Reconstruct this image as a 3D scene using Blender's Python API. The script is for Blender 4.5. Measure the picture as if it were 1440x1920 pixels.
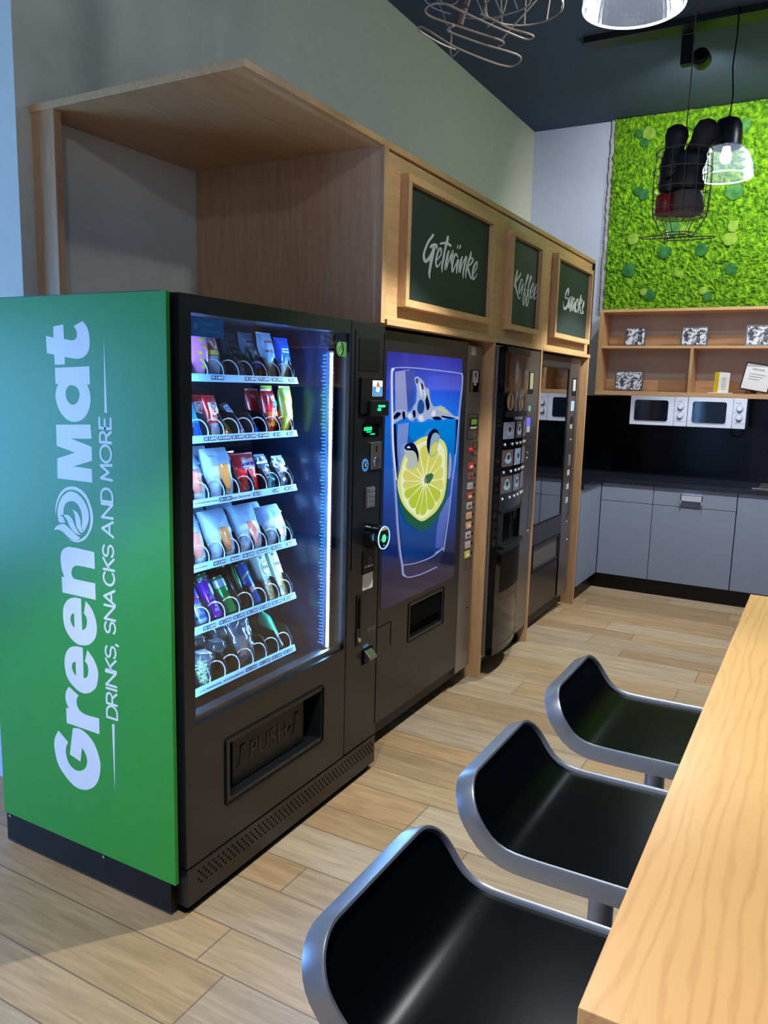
import bpy, bmesh, math, random
from mathutils import Vector, Matrix, noise
random.seed(7)
PI = math.pi
for o in list(bpy.data.objects): bpy.data.objects.remove(o)
SC = bpy.context.scene; COL = SC.collection
# ------------------------------------------------------------------ camera
CAM = Vector((0, 0, 1.6)); FPX = 1483.287
YAW, PIT, ROL = math.radians(29.07282184), math.radians(9.04611459), math.radians(-1.51988788)
_f = Vector((-math.sin(YAW)*math.cos(PIT), math.cos(YAW)*math.cos(PIT), -math.sin(PIT)))
_r = Vector((math.cos(YAW), math.sin(YAW), 0)); _d = _f.cross(_r)
CR = math.cos(ROL)*_r + math.sin(ROL)*_d; CD = -math.sin(ROL)*_r + math.cos(ROL)*_d
cam = bpy.data.cameras.new('camera'); co = bpy.data.objects.new('camera', cam); COL.objects.link(co)
cam.sensor_fit = 'HORIZONTAL'; cam.sensor_width = 36; cam.lens = FPX/1440*36; cam.clip_start = .02
m = Matrix.Identity(4)
for i in range(3):
    m[i][0] = CR[i]; m[i][1] = -CD[i]; m[i][2] = -_f[i]; m[i][3] = CAM[i]
co.matrix_world = m; SC.camera = co
def ray(px, py): return _f + CR*((px-720)/FPX) + CD*((py-960)/FPX)
def on(px, py, ax, val):
    d = ray(px, py); t = (val-CAM[ax])/d[ax]; return CAM + d*t
# ------------------------------------------------------------------ light
SC.view_settings.view_transform = 'Standard'; SC.view_settings.look = 'None'
SC.view_settings.gamma = 1; SC.view_settings.exposure = 0.0
W = bpy.data.worlds.new('world'); SC.world = W; W.use_nodes = True
W.node_tree.nodes['Background'].inputs[0].default_value = (.55, .68, 1, 1)
W.node_tree.nodes['Background'].inputs[1].default_value = .08
def light(name, kind, loc, energy, color=(1, 1, 1), aim=None, **kw):
    l = bpy.data.lights.new(name, kind); l.energy = energy; l.color = color
    for k, v in kw.items(): setattr(l, k, v)
    o = bpy.data.objects.new(name, l); COL.objects.link(o); o.location = loc
    if aim is not None:
        o.rotation_euler = (Vector(aim)-Vector(loc)).to_track_quat('-Z', 'Y').to_euler()
    return o
PEND = [(-.69, -2.3, 2.84), (-.69, .25, 2.84), (-.685, 2.80, 2.83), (-.70, 5.35, 2.89)]
E_PEND, E_DAY, E_MOSS = 190, 160, 100
light('daylight', 'AREA', (-5.0, -.35, 1.15), E_DAY, (.16, .42, 1), aim=(-1.9, 1.6, .85), shape='RECTANGLE', size=2.1, size_y=1.7)
for i, (x, ax) in enumerate(((-.92, -1.15), (.1, -.1), (1.2, 1.2))):
    light('track_beam', 'SPOT', (x, 5.62, 3.66), E_MOSS*(.7 if i == 0 else 1), (1, 1, .86), aim=(ax, 7.0, 3.0), spot_size=math.radians(115), spot_blend=.7, shadow_soft_size=.05)
light('kitchen_fill', 'SPOT', (1.0, 4.9, 3.7), 120, (.92, .95, 1), aim=(-1.0, 6.9, 1.6), spot_size=math.radians(75), spot_blend=.5, shadow_soft_size=.05)  # added fill spot that brightens the kitchen wall, has no fixture
# ------------------------------------------------------------------ helpers
def lin(c):
    c = c/255
    return c/12.92 if c <= .04045 else ((c+.055)/1.055)**2.4
def rgb(c): return (lin(c[0]), lin(c[1]), lin(c[2]), 1)
MATS = {}
def M(name, c, rough=.5, metal=0, emit=0, ec=None, coat=0, spec=.5, bump=0, bscale=200, alpha=1):
    if name in MATS: return MATS[name]
    mt = bpy.data.materials.new(name); mt.use_nodes = True; nt = mt.node_tree; b = nt.nodes['Principled BSDF']
    tc = nt.nodes.new('ShaderNodeTexCoord'); nz = nt.nodes.new('ShaderNodeTexNoise'); nz.inputs['Scale'].default_value = 14
    mx = nt.nodes.new('ShaderNodeMixRGB'); mx.blend_type = 'MULTIPLY'; mx.inputs[0].default_value = .10
    mx.inputs[1].default_value = rgb(c)
    nt.links.new(tc.outputs['Object'], nz.inputs['Vector']); nt.links.new(nz.outputs['Fac'], mx.inputs[2]); nt.links.new(mx.outputs[0], b.inputs['Base Color'])
    b.inputs['Roughness'].default_value = rough; b.inputs['Metallic'].default_value = metal
    b.inputs['Specular IOR Level'].default_value = spec; b.inputs['Coat Weight'].default_value = coat
    b.inputs['Coat Roughness'].default_value = .04; b.inputs['Alpha'].default_value = alpha
    if emit:
        b.inputs['Emission Color'].default_value = rgb(ec or c); b.inputs['Emission Strength'].default_value = emit
    if bump:
        n2 = nt.nodes.new('ShaderNodeTexNoise'); n2.inputs['Scale'].default_value = bscale
        bp = nt.nodes.new('ShaderNodeBump'); bp.inputs['Strength'].default_value = bump; bp.inputs['Distance'].default_value = .002
        nt.links.new(tc.outputs['Object'], n2.inputs['Vector']); nt.links.new(n2.outputs['Fac'], bp.inputs['Height']); nt.links.new(bp.outputs[0], b.inputs['Normal'])
    MATS[name] = mt; return mt
def wood(name, c1, c2, sc=(1, 12, 12), rough=.35, coat=0, scale=3):
    mt = bpy.data.materials.new(name); mt.use_nodes = True; nt = mt.node_tree; b = nt.nodes['Principled BSDF']
    N = nt.nodes.new; L = nt.links.new
    tc = N('ShaderNodeTexCoord'); mp = N('ShaderNodeMapping'); mp.inputs['Scale'].default_value = sc
    n1 = N('ShaderNodeTexNoise'); n1.inputs['Scale'].default_value = scale; n1.inputs['Detail'].default_value = 6; n1.inputs['Distortion'].default_value = 1.2
    mp2 = N('ShaderNodeMapping'); mp2.inputs['Scale'].default_value = tuple(v*7 for v in sc)
    n2 = N('ShaderNodeTexNoise'); n2.inputs['Scale'].default_value = scale; n2.inputs['Detail'].default_value = 3
    ad = N('ShaderNodeMath'); ad.operation = 'MULTIPLY_ADD'; ad.inputs[1].default_value = .45
    cr = N('ShaderNodeValToRGB'); cr.color_ramp.elements[0].position = .42; cr.color_ramp.elements[1].position = .88
    cr.color_ramp.elements[0].color = rgb(c2); cr.color_ramp.elements[1].color = rgb(c1)
    L(tc.outputs['Object'], mp.inputs[0]); L(tc.outputs['Object'], mp2.inputs[0]); L(mp.outputs[0], n1.inputs['Vector']); L(mp2.outputs[0], n2.inputs['Vector'])
    L(n2.outputs['Fac'], ad.inputs[0]); L(n1.outputs['Fac'], ad.inputs[2]); L(ad.outputs[0], cr.inputs[0]); L(cr.outputs[0], b.inputs['Base Color'])
    b.inputs['Roughness'].default_value = rough; b.inputs['Coat Weight'].default_value = coat
    MATS[name] = mt; return mt
def glass(name, tint=(255, 255, 255), rough=.02, k=1.0, ior=1.5, diff=None, dk=.1):
    mt = bpy.data.materials.new(name); mt.use_nodes = True; nt = mt.node_tree; nt.nodes.clear(); N = nt.nodes.new; L = nt.links.new
    o = N('ShaderNodeOutputMaterial'); t = N('ShaderNodeBsdfTransparent'); t.inputs[0].default_value = rgb(tint)
    g = N('ShaderNodeBsdfGlossy'); g.inputs['Roughness'].default_value = rough
    fr = N('ShaderNodeFresnel'); fr.inputs[0].default_value = ior; mu = N('ShaderNodeMath'); mu.operation = 'MULTIPLY'; mu.inputs[1].default_value = k; mu.use_clamp = True
    ge = N('ShaderNodeNewGeometry'); mr = N('ShaderNodeMapRange'); mr.inputs['To Min'].default_value = ior; mr.inputs['To Max'].default_value = 1/ior; L(ge.outputs['Backfacing'], mr.inputs['Value']); L(mr.outputs[0], fr.inputs[0])
    mx = N('ShaderNodeMixShader'); L(fr.outputs[0], mu.inputs[0]); L(mu.outputs[0], mx.inputs[0])
    src = t.outputs[0]
    if diff:
        d = N('ShaderNodeBsdfTranslucent'); d.inputs[0].default_value = rgb(diff); d2 = N('ShaderNodeBsdfDiffuse'); d2.inputs[0].default_value = rgb(diff)
        a = N('ShaderNodeMixShader'); a.inputs[0].default_value = .5; L(d.outputs[0], a.inputs[1]); L(d2.outputs[0], a.inputs[2])
        c = N('ShaderNodeMixShader'); c.inputs[0].default_value = dk; L(t.outputs[0], c.inputs[1]); L(a.outputs[0], c.inputs[2]); src = c.outputs[0]
    L(src, mx.inputs[1]); L(g.outputs[0], mx.inputs[2]); L(mx.outputs[0], o.inputs[0]); MATS[name] = mt; return mt
def worg(o):
    v = Vector((0, 0, 0))
    while o: v += o.location; o = o.parent
    return v
class MB:
    def __init__(s): s.v = []; s.f = []
    def add(s, vs, fs):
        n = len(s.v); s.v += [Vector(p) for p in vs]; s.f += [tuple(i+n for i in f) for f in fs]; return s
    def box(s, x0, x1, y0, y1, z0, z1):
        x0, x1 = min(x0, x1), max(x0, x1); y0, y1 = min(y0, y1), max(y0, y1); z0, z1 = min(z0, z1), max(z0, z1)
        return s.add([(x0,y0,z0),(x1,y0,z0),(x1,y1,z0),(x0,y1,z0),(x0,y0,z1),(x1,y0,z1),(x1,y1,z1),(x0,y1,z1)],
                     [(0,3,2,1),(4,5,6,7),(0,1,5,4),(1,2,6,5),(2,3,7,6),(3,0,4,7)])
    def prism(s, pts, vec):      # planar ring pts extruded by vec
        n = len(pts); vec = Vector(vec); a = [Vector(p) for p in pts]
        return s.add(a+[p+vec for p in a], [tuple(range(n))[::-1], tuple(range(n, 2*n))]+[(i, (i+1) % n, n+(i+1) % n, n+i) for i in range(n)])
    def tube(s, pts, r, k=6, closed=False, caps=True):
        pts = [Vector(p) for p in pts]; n = len(pts); vs = []; nrm = None
        for i, p in enumerate(pts):
            a = pts[i-1] if (i or closed) else p; b = pts[(i+1) % n] if (i < n-1 or closed) else p
            t = (b-a).normalized() if (b-a).length > 1e-9 else Vector((0, 0, 1))
            if nrm is None:
                nrm = t.orthogonal().normalized()
            nrm = (nrm - t*nrm.dot(t)).normalized(); bi = t.cross(nrm)
            rr = r[i] if isinstance(r, (list, tuple)) else r
            for j in range(k):
                an = 2*PI*j/k; vs.append(p+(nrm*math.cos(an)+bi*math.sin(an))*rr)
        fs = []
        for i in range(n if closed else n-1):
            for j in range(k):
                a = i*k+j; b = i*k+(j+1) % k; c = ((i+1) % n)*k+(j+1) % k; d = ((i+1) % n)*k+j; fs.append((a, b, c, d))
        if not closed and caps: fs += [tuple(range(k))[::-1], tuple(range((n-1)*k, n*k))]
        return s.add(vs, fs)
    def lathe(s, prof, c=(0, 0, 0), k=24, ax='z', close=False):
        c = Vector(c); vs = []
        for r, h in prof:
            for j in range(k):
                a = 2*PI*j/k; p = (r*math.cos(a), r*math.sin(a), h)
                if ax == 'x': p = (p[2], p[0], p[1])
                if ax == 'y': p = (p[0], p[2], p[1])
                vs.append(c+Vector(p))
        fs = []; n = len(prof)
        for i in range(n-1):
            for j in range(k): fs.append((i*k+j, i*k+(j+1) % k, (i+1)*k+(j+1) % k, (i+1)*k+j))
        if prof[0][0] > 1e-6 and close: fs.append(tuple(range(k))[::-1])
        if prof[-1][0] > 1e-6 and close: fs.append(tuple(range((n-1)*k, n*k)))
        return s.add(vs, fs)
    def sphere(s, c, r, k=12):
        r = r if isinstance(r, tuple) else (r, r, r); n = len(s.v)
        s.lathe([(max(1e-5, math.sin(PI*i/k)), -math.cos(PI*i/k)) for i in range(k+1)], k=k)
        for i in range(n, len(s.v)):
            p = s.v[i]; s.v[i] = Vector((c[0]+p.x*r[0], c[1]+p.y*r[1], c[2]+p.z*r[2]))
        return s
    def build(s, name, mat, parent=None, smooth=False, bevel=0, local=False, seg=2, recalc=True):
        me = bpy.data.meshes.new(name); off = Vector((0, 0, 0)) if local else worg(parent)
        me.from_pydata([tuple(p-off) for p in s.v], [], s.f)
        if recalc:
            bm = bmesh.new(); bm.from_mesh(me); bmesh.ops.recalc_face_normals(bm, faces=bm.faces); bm.to_mesh(me); bm.free()
        if smooth:
            for p in me.polygons: p.use_smooth = True
        if mat: me.materials.append(mat if not isinstance(mat, str) else MATS[mat])
        o = bpy.data.objects.new(name, me); COL.objects.link(o)
        if parent: o.parent = parent
        if bevel:
            b = o.modifiers.new('bevel', 'BEVEL'); b.width = bevel; b.segments = seg; b.limit_method = 'ANGLE'; b.angle_limit = math.radians(40)
        if smooth and not bevel:
            try: me.set_sharp_from_angle(angle=math.radians(40))
            except Exception: pass
        return o
def tag(o, label=None, cat=None, group=None, kind=None):
    if label: o['label'] = label
    if cat: o['category'] = cat
    if group: o['group'] = group
    if kind: o['kind'] = kind
    return o
def thing(name, label, cat, loc, group=None):
    o = bpy.data.objects.new(name, None); COL.objects.link(o); o.location = loc; o.empty_display_size = .05
    return tag(o, label, cat, group)
def struct(o): o['kind'] = 'structure'; return o
def copy_tree(o, parent=None):
    c = o.copy(); COL.objects.link(c); c.parent = parent
    for ch in [x for x in o.children]: copy_tree(ch, c)
    return c
def catmull(pts, n=6, closed=True, corners=()):
    out = []; N = len(pts)
    for i in range(N if closed else N-1):
        p1 = pts[i]; p2 = pts[(i+1) % N]
        p0 = pts[i-1] if (closed or i > 0) else p1; p3 = pts[(i+2) % N] if (closed or i+2 < N) else p2
        if i in corners: p0 = tuple(2*a-b for a, b in zip(p1, p2)) if False else p1
        if (i+1) % N in corners: p3 = p2
        lineseg = (i in corners) and ((i+1) % N in corners)
        for k in range(1 if lineseg else n):
            t = k/n
            out.append(tuple(.5*(2*b+(c-a)*t+(2*a-5*b+4*c-d)*t*t+(-a+3*b-3*c+d)*t**3) for a, b, c, d in zip(p0, p1, p2, p3)))
    if not closed: out.append(tuple(pts[-1]))
    return out
def parse(s):                       # 'x,yc x,y' -> points and corner indexes
    pts = []; cs = set()
    for i, w in enumerate(s.split()):
        if w.endswith('c'): cs.add(i); w = w[:-1]
        x, y = w.split(','); pts.append((float(x), float(y)))
    return pts, cs
def mesh2d(splines, extrude=0):     # splines of 2D points -> filled triangles (with holes)
    cu = bpy.data.curves.new('tmp', 'CURVE'); cu.dimensions = '2D'; cu.fill_mode = 'BOTH'; cu.extrude = extrude
    for sp in splines:
        s = cu.splines.new('POLY'); s.points.add(len(sp)-1)
        for i, p in enumerate(sp): s.points[i].co = (p[0], p[1], 0, 1)
        s.use_cyclic_u = True
    o = bpy.data.objects.new('tmp', cu); COL.objects.link(o); dg = bpy.context.evaluated_depsgraph_get()
    me = bpy.data.meshes.new_from_object(o.evaluated_get(dg)); r = ([v.co.copy() for v in me.vertices], [tuple(p.vertices) for p in me.polygons])
    bpy.data.objects.remove(o); bpy.data.curves.remove(cu); bpy.data.meshes.remove(me); return r
def text2d(body, bold=0, extrude=0):
    cu = bpy.data.curves.new('tmp', 'FONT'); cu.body = body; cu.size = 1; cu.offset = bold; cu.extrude = extrude; cu.resolution_u = 4
    o = bpy.data.objects.new('tmp', cu); COL.objects.link(o); dg = bpy.context.evaluated_depsgraph_get()
    me = bpy.data.meshes.new_from_object(o.evaluated_get(dg)); r = ([v.co.copy() for v in me.vertices], [tuple(p.vertices) for p in me.polygons])
    bpy.data.objects.remove(o); bpy.data.curves.remove(cu); bpy.data.meshes.remove(me); return r
def lettering(name, body, o, u, v, w, h, mat, parent, bold=0, local=False, dep=.0006, shear=0, center=False):
    """text laid on a surface: origin o (lower left), unit vectors u (reading) and v (up), fitted to w x h"""
    vs, fs = text2d(body, bold); mb = MB()
    if not vs: return None
    x0 = min(p.x for p in vs); x1 = max(p.x for p in vs); y0 = min(p.y for p in vs); y1 = max(p.y for p in vs)
    o = Vector(o); u = Vector(u); v = Vector(v); n = u.cross(v)*dep
    if w is None: w = h*(x1-x0)/(y1-y0)
    if center: o = o-u*w/2
    q = [o+u*((p.x-x0)/(x1-x0)*w+shear*(p.y-y0)/(y1-y0)*h)+v*((p.y-y0)/(y1-y0)*h)+n for p in vs]
    mb.add(q, fs); return mb.build(name, mat, parent, local=local, recalc=False)
def rrect(a0, a1, b0, b1, r, n=5):
    out = []
    for cx, cy, s in ((a1-r, b1-r, 0), (a0+r, b1-r, 1), (a0+r, b0+r, 2), (a1-r, b0+r, 3)):
        for k in range(n+1):
            a = PI/2*(s+k/n); out.append((cx+r*math.cos(a), cy+r*math.sin(a)))
    return out
def plateX(x, y0, y1, z0, z1, r, t):   # rounded plate in the plane x, thickness t towards +x
    return MB().prism([(x, a, b) for a, b in rrect(y0, y1, z0, z1, r)], (t, 0, 0))
def plateY(y, x0, x1, z0, z1, r, t):
    return MB().prism([(a, y, b) for a, b in rrect(x0, x1, z0, z1, r)], (0, t, 0))
def ringX(x, y0, y1, z0, z1, r, bw, t):  # rounded frame in plane x
    a = rrect(y0, y1, z0, z1, r); b = rrect(y0+bw, y1-bw, z0+bw, z1-bw, max(.001, r-bw*.6)); n = len(a); mb = MB()
    vs = [(x, *p) for p in a]+[(x, *p) for p in b]+[(x+t, *p) for p in a]+[(x+t, *p) for p in b]; fs = []
    for i in range(n):
        j = (i+1) % n
        fs += [(i, j, n+j, n+i), (2*n+i, 2*n+j, 3*n+j, 3*n+i), (i, j, 2*n+j, 2*n+i), (n+i, n+j, 3*n+j, 3*n+i)]
    return mb.add(vs, fs)
# ------------------------------------------------------------------ materials
BLK = M('black_coated_metal', (23, 24, 27), .30, .0, spec=.5)
BLK2 = M('black_plastic', (9, 9, 11), .45, spec=.35)
BLKG = M('gloss_black', (8, 9, 11), .08)
DARK = M('dark_void', (5, 6, 9), .7, spec=.05)
NAVY = M('dark_interior', (46, 56, 84), .16, spec=.6)
STEEL = M('brushed_steel', (150, 146, 142), .34, .9)
STEELL = M('bright_steel', (200, 200, 205), .2, 1)
ALU = M('satin_aluminium', (150, 153, 158), .32, .85)
WHITE = M('white_plastic', (225, 228, 235), .35)
GREYP = M('grey_laminate', (136, 146, 166), .45)
CREAM = M('cream_wall', (226, 228, 206), .85, bump=.1, bscale=300)
WHITEW = M('white_wall', (196, 206, 234), .85)
CEIL = M('dark_ceiling', (62, 78, 104), .8)
GREEN = M('green_foil', (54, 156, 58), .36, spec=.3)
LETW = M('white_foil', (235, 240, 248), .35)
CHALK = M('chalkboard', (34, 50, 46), .6)
CHALKW = M('chalk_white', (225, 230, 222), .6)
PAPER = M('paper', (238, 238, 235), .7)
RED = M('red', (205, 25, 30), .3)
BLUE = M('blue', (20, 80, 200), .3)
LBLUE = M('light_blue', (70, 150, 225), .4)
YEL = M('yellow', (245, 215, 40), .35)
DBLUE = M('dark_blue_print', (18, 45, 95), .5)
GRN = M('green_lit', (20, 200, 110), .4, emit=3, ec=(30, 230, 120))
BROWN = M('brown_food', (190, 120, 60), .6, bump=.6, bscale=60)
PGLASS = glass('pane_glass', k=1.15)
OAK = wood('oak', (204, 164, 118), (180, 138, 94), (16, 16, 1.2), .45)
OAKY = wood('oak_along', (212, 172, 118), (188, 144, 92), (16, 1.1, 16), .45)
OAKX = wood('oak_across', (216, 178, 128), (184, 142, 96), (.9, 10, 10), .42)
def wavewood(name, c1, c2, rough):
    mt = bpy.data.materials.new(name); mt.use_nodes = True; nt = mt.node_tree; b = nt.nodes['Principled BSDF']; N = nt.nodes.new; L = nt.links.new
    tc = N('ShaderNodeTexCoord'); mp_ = N('ShaderNodeMapping'); mp_.inputs['Scale'].default_value = (1, .13, 1); L(tc.outputs['Object'], mp_.inputs[0])
    wv = N('ShaderNodeTexWave'); wv.inputs['Scale'].default_value = 15; wv.inputs['Distortion'].default_value = 16; wv.inputs['Detail'].default_value = 3; wv.inputs['Detail Scale'].default_value = 1.1; L(mp_.outputs[0], wv.inputs['Vector'])
    mp3 = N('ShaderNodeMapping'); mp3.inputs['Scale'].default_value = (90, 6, 90); L(tc.outputs['Object'], mp3.inputs[0]); nz = N('ShaderNodeTexNoise'); nz.inputs['Scale'].default_value = 2; nz.inputs['Detail'].default_value = 4; L(mp3.outputs[0], nz.inputs['Vector'])
    ad = N('ShaderNodeMath'); ad.operation = 'MULTIPLY_ADD'; ad.inputs[1].default_value = 1.1; L(nz.outputs['Fac'], ad.inputs[0]); L(wv.outputs['Fac'], ad.inputs[2])
    cr = N('ShaderNodeValToRGB'); cr.color_ramp.elements[0].position = .25; cr.color_ramp.elements[1].position = 1.0; cr.color_ramp.elements[0].color = rgb(c2); cr.color_ramp.elements[1].color = rgb(c1)
    L(ad.outputs[0], cr.inputs[0]); L(cr.outputs[0], b.inputs['Base Color']); b.inputs['Roughness'].default_value = rough; MATS[name] = mt; return mt
TABLEW = wavewood('table_oak', (212, 164, 104), (196, 146, 88), .3)
SHELFW = wood('shelf_oak', (226, 184, 140), (196, 150, 106), (.8, 9, 9), .45)
# ------------------------------------------------------------------ floor
def floor_mat():
    mt = bpy.data.materials.new('plank_floor'); mt.use_nodes = True; nt = mt.node_tree; b = nt.nodes['Principled BSDF']; N = nt.nodes.new; L = nt.links.new
    def mth(op, a, bb=None, c=None):
        n = N('ShaderNodeMath'); n.operation = op
        for i, q in enumerate((a, bb, c)):
            if q is None: continue
            if isinstance(q, (int, float)): n.inputs[i].default_value = q
            else: L(q, n.inputs[i])
        return n.outputs[0]
    g = N('ShaderNodeNewGeometry'); s = N('ShaderNodeSeparateXYZ'); L(g.outputs['Position'], s.inputs[0]); X, Y = s.outputs[0], s.outputs[1]
    t = mth('DIVIDE', mth('SUBTRACT', Y, 1.651), .365); k = mth('FLOOR', t); f = mth('SUBTRACT', t, k)
    isb = mth('GREATER_THAN', f, .575); rid = mth('ADD', mth('MULTIPLY', k, 2), isb)
    d1 = mth('ABSOLUTE', mth('SUBTRACT', f, .575)); d = mth('MULTIPLY', mth('MINIMUM', mth('MINIMUM', f, mth('SUBTRACT', 1, f)), d1), .365)
    w1 = N('ShaderNodeTexWhiteNoise'); w1.noise_dimensions = '1D'; L(rid, w1.inputs['W'])
    u = mth('DIVIDE', mth('ADD', X, mth('MULTIPLY', w1.outputs[0], 1.2)), 1.2); uk = mth('FLOOR', u); uf = mth('SUBTRACT', u, uk)
    dj = mth('MULTIPLY', mth('MINIMUM', uf, mth('SUBTRACT', 1, uf)), 1.2)
    dd = mth('MINIMUM', d, dj); line = mth('LESS_THAN', dd, .0023)
    cv = N('ShaderNodeCombineXYZ'); L(rid, cv.inputs[0]); L(uk, cv.inputs[1]); w2 = N('ShaderNodeTexWhiteNoise'); w2.noise_dimensions = '2D'; L(cv.outputs[0], w2.inputs['Vector'])
    pc = N('ShaderNodeValToRGB'); e = pc.color_ramp.elements; pc.color_ramp.interpolation = 'LINEAR'
    e[0].color = rgb((164, 138, 104)); e[1].color = rgb((192, 172, 140))
    q = e.new(.35); q.color = rgb((188, 156, 112)); q = e.new(.7); q.color = rgb((174, 156, 128))
    L(w2.outputs['Value'], pc.inputs[0])
    gv = N('ShaderNodeCombineXYZ'); L(mth('MULTIPLY', X, 1.1), gv.inputs[0]); L(mth('MULTIPLY', Y, 11), gv.inputs[1]); L(mth('MULTIPLY', rid, 3.7), gv.inputs[2])
    n1 = N('ShaderNodeTexNoise'); n1.inputs['Scale'].default_value = 2.4; n1.inputs['Detail'].default_value = 7; n1.inputs['Distortion'].default_value = .9; L(gv.outputs[0], n1.inputs['Vector'])
    cr = N('ShaderNodeValToRGB'); cr.color_ramp.elements[0].position = .3; cr.color_ramp.elements[1].position = .68
    cr.color_ramp.elements[0].color = (.40, .36, .32, 1); cr.color_ramp.elements[1].color = (1.0, 1.0, 1.0, 1); L(n1.outputs['Fac'], cr.inputs[0])
    gv2 = N('ShaderNodeCombineXYZ'); L(mth('MULTIPLY', X, 4), gv2.inputs[0]); L(mth('MULTIPLY', Y, 60), gv2.inputs[1]); L(rid, gv2.inputs[2])
    n2 = N('ShaderNodeTexNoise'); n2.inputs['Scale'].default_value = 2; n2.inputs['Detail'].default_value = 3; L(gv2.outputs[0], n2.inputs['Vector'])
    m1 = N('ShaderNodeMixRGB'); m1.blend_type = 'MULTIPLY'; m1.inputs[0].default_value = .46; L(pc.outputs[0], m1.inputs[1]); L(cr.outputs[0], m1.inputs[2])
    m2 = N('ShaderNodeMixRGB'); m2.blend_type = 'OVERLAY'; m2.inputs[0].default_value = .3; L(m1.outputs[0], m2.inputs[1]); L(n2.outputs['Fac'], m2.inputs[2])
    m3 = N('ShaderNodeMixRGB'); m3.inputs[2].default_value = rgb((112, 94, 78)); L(mth('MULTIPLY', line, .9), m3.inputs[0]); L(m2.outputs[0], m3.inputs[1])
    L(m3.outputs[0], b.inputs['Base Color']); b.inputs['Roughness'].default_value = .42
    bp = N('ShaderNodeBump'); bp.inputs['Strength'].default_value = .25; bp.inputs['Distance'].default_value = .001; L(n1.outputs['Fac'], bp.inputs['Height']); L(bp.outputs[0], b.inputs['Normal'])
    return mt
struct(MB().box(-5.2, 3.2, -3.2, 7.25, -.1, 0).build('floor', floor_mat()))
struct(MB().box(-5.2, 3.2, -3.2, 7.25, 3.84, 3.95).build('ceiling', CEIL))
struct(MB().box(-2.65, -2.515, 1.875, 7.25, 0, 3.84).build('wall_left', CREAM))
struct(MB().box(-5.2, -2.65, 1.875, 2.02, 0, 3.84).build('wall_near_left', WHITEW))
struct(MB().box(-2.515, 3.1, 7.07, 7.2, 0, 3.84).build('wall_back', WHITEW))
struct(MB().box(3.1, 3.2, -3.2, 7.2, 0, 3.84).build('wall_right', WHITEW))
w = MB().box(-5.2, -5.1, -3.2, -1.5, 0, 3.84).box(-5.2, -5.1, .8, 1.875, 0, 3.84).box(-5.2, -5.1, -1.5, .8, 0, .3).box(-5.2, -5.1, -1.5, .8, 2.5, 3.84)
struct(w.build('wall_far_left', WHITEW))
struct(MB().box(-5.1, 3.1, -3.2, -3.1, 0, 3.84).build('wall_front', WHITEW))
wf = MB()
for y in (-1.5, -.38, .74): wf.box(-5.18, -5.1, y, y+.06, .3, 2.5)
for z in (.3, 2.44): wf.box(-5.18, -5.1, -1.5, .8, z, z+.06)
wfo = struct(wf.build('window_1', BLK))
MB().box(-5.15, -5.14, -1.44, .74, .36, 2.44).build('pane', PGLASS, wfo)
# ------------------------------------------------------------------ wooden surround of the machines
canopy = thing('machine_surround', 'long oak surround with open bay, standing along the left wall around the machines', 'cabinet', (-2.0, 3.9, 0))
MB().box(-2.513, -1.57, 1.926, 5.835, 2.498, 2.522).build('top_panel', OAKY, canopy, bevel=.001)
MB().box(-2.513, -2.40, 1.935, 1.965, 0, 2.498).box(-2.513, -2.47, 1.965, 2.0, 0, 2.498).build('side_post', OAK, canopy)
MB().box(-2.513, -1.57, 2.757, 2.789, 1.845, 2.498).build('bay_side_panel', OAK, canopy)
for y, z1 in ((3.955, 1.86), (4.735, 1.86), (5.802, 2.498)):
    MB().box(-2.513, -1.567, y, y+.022, 0, z1).build('partition_board', OAK, canopy, bevel=.001)
MB().box(-2.513, -1.60, 2.789, 5.802, 1.85, 1.868).build('upper_base', OAKY, canopy)
MB().box(-2.513, -2.48, 2.789, 5.802, 1.868, 2.498).build('back_panel', OAKY, canopy)
for y0, y1 in ((2.792, 3.957), (3.961, 4.732), (4.737, 5.800)):
    d = MB().box(-1.60, -1.58, y0, y1, 1.864, 2.492).build('cabinet_door', OAKY, canopy, bevel=.001)
for y0, y1 in ((2.80, 3.962), (3.966, 4.76), (4.764, 5.84)):
    MB().box(-1.62, -1.565, y0, y1, 1.840, 1.862).build('ledge', OAKY, canopy, bevel=.001)
MB().box(-1.60, -1.567, 5.802, 5.824, 1.865, 2.498).build('end_trim', OAK, canopy)
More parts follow.
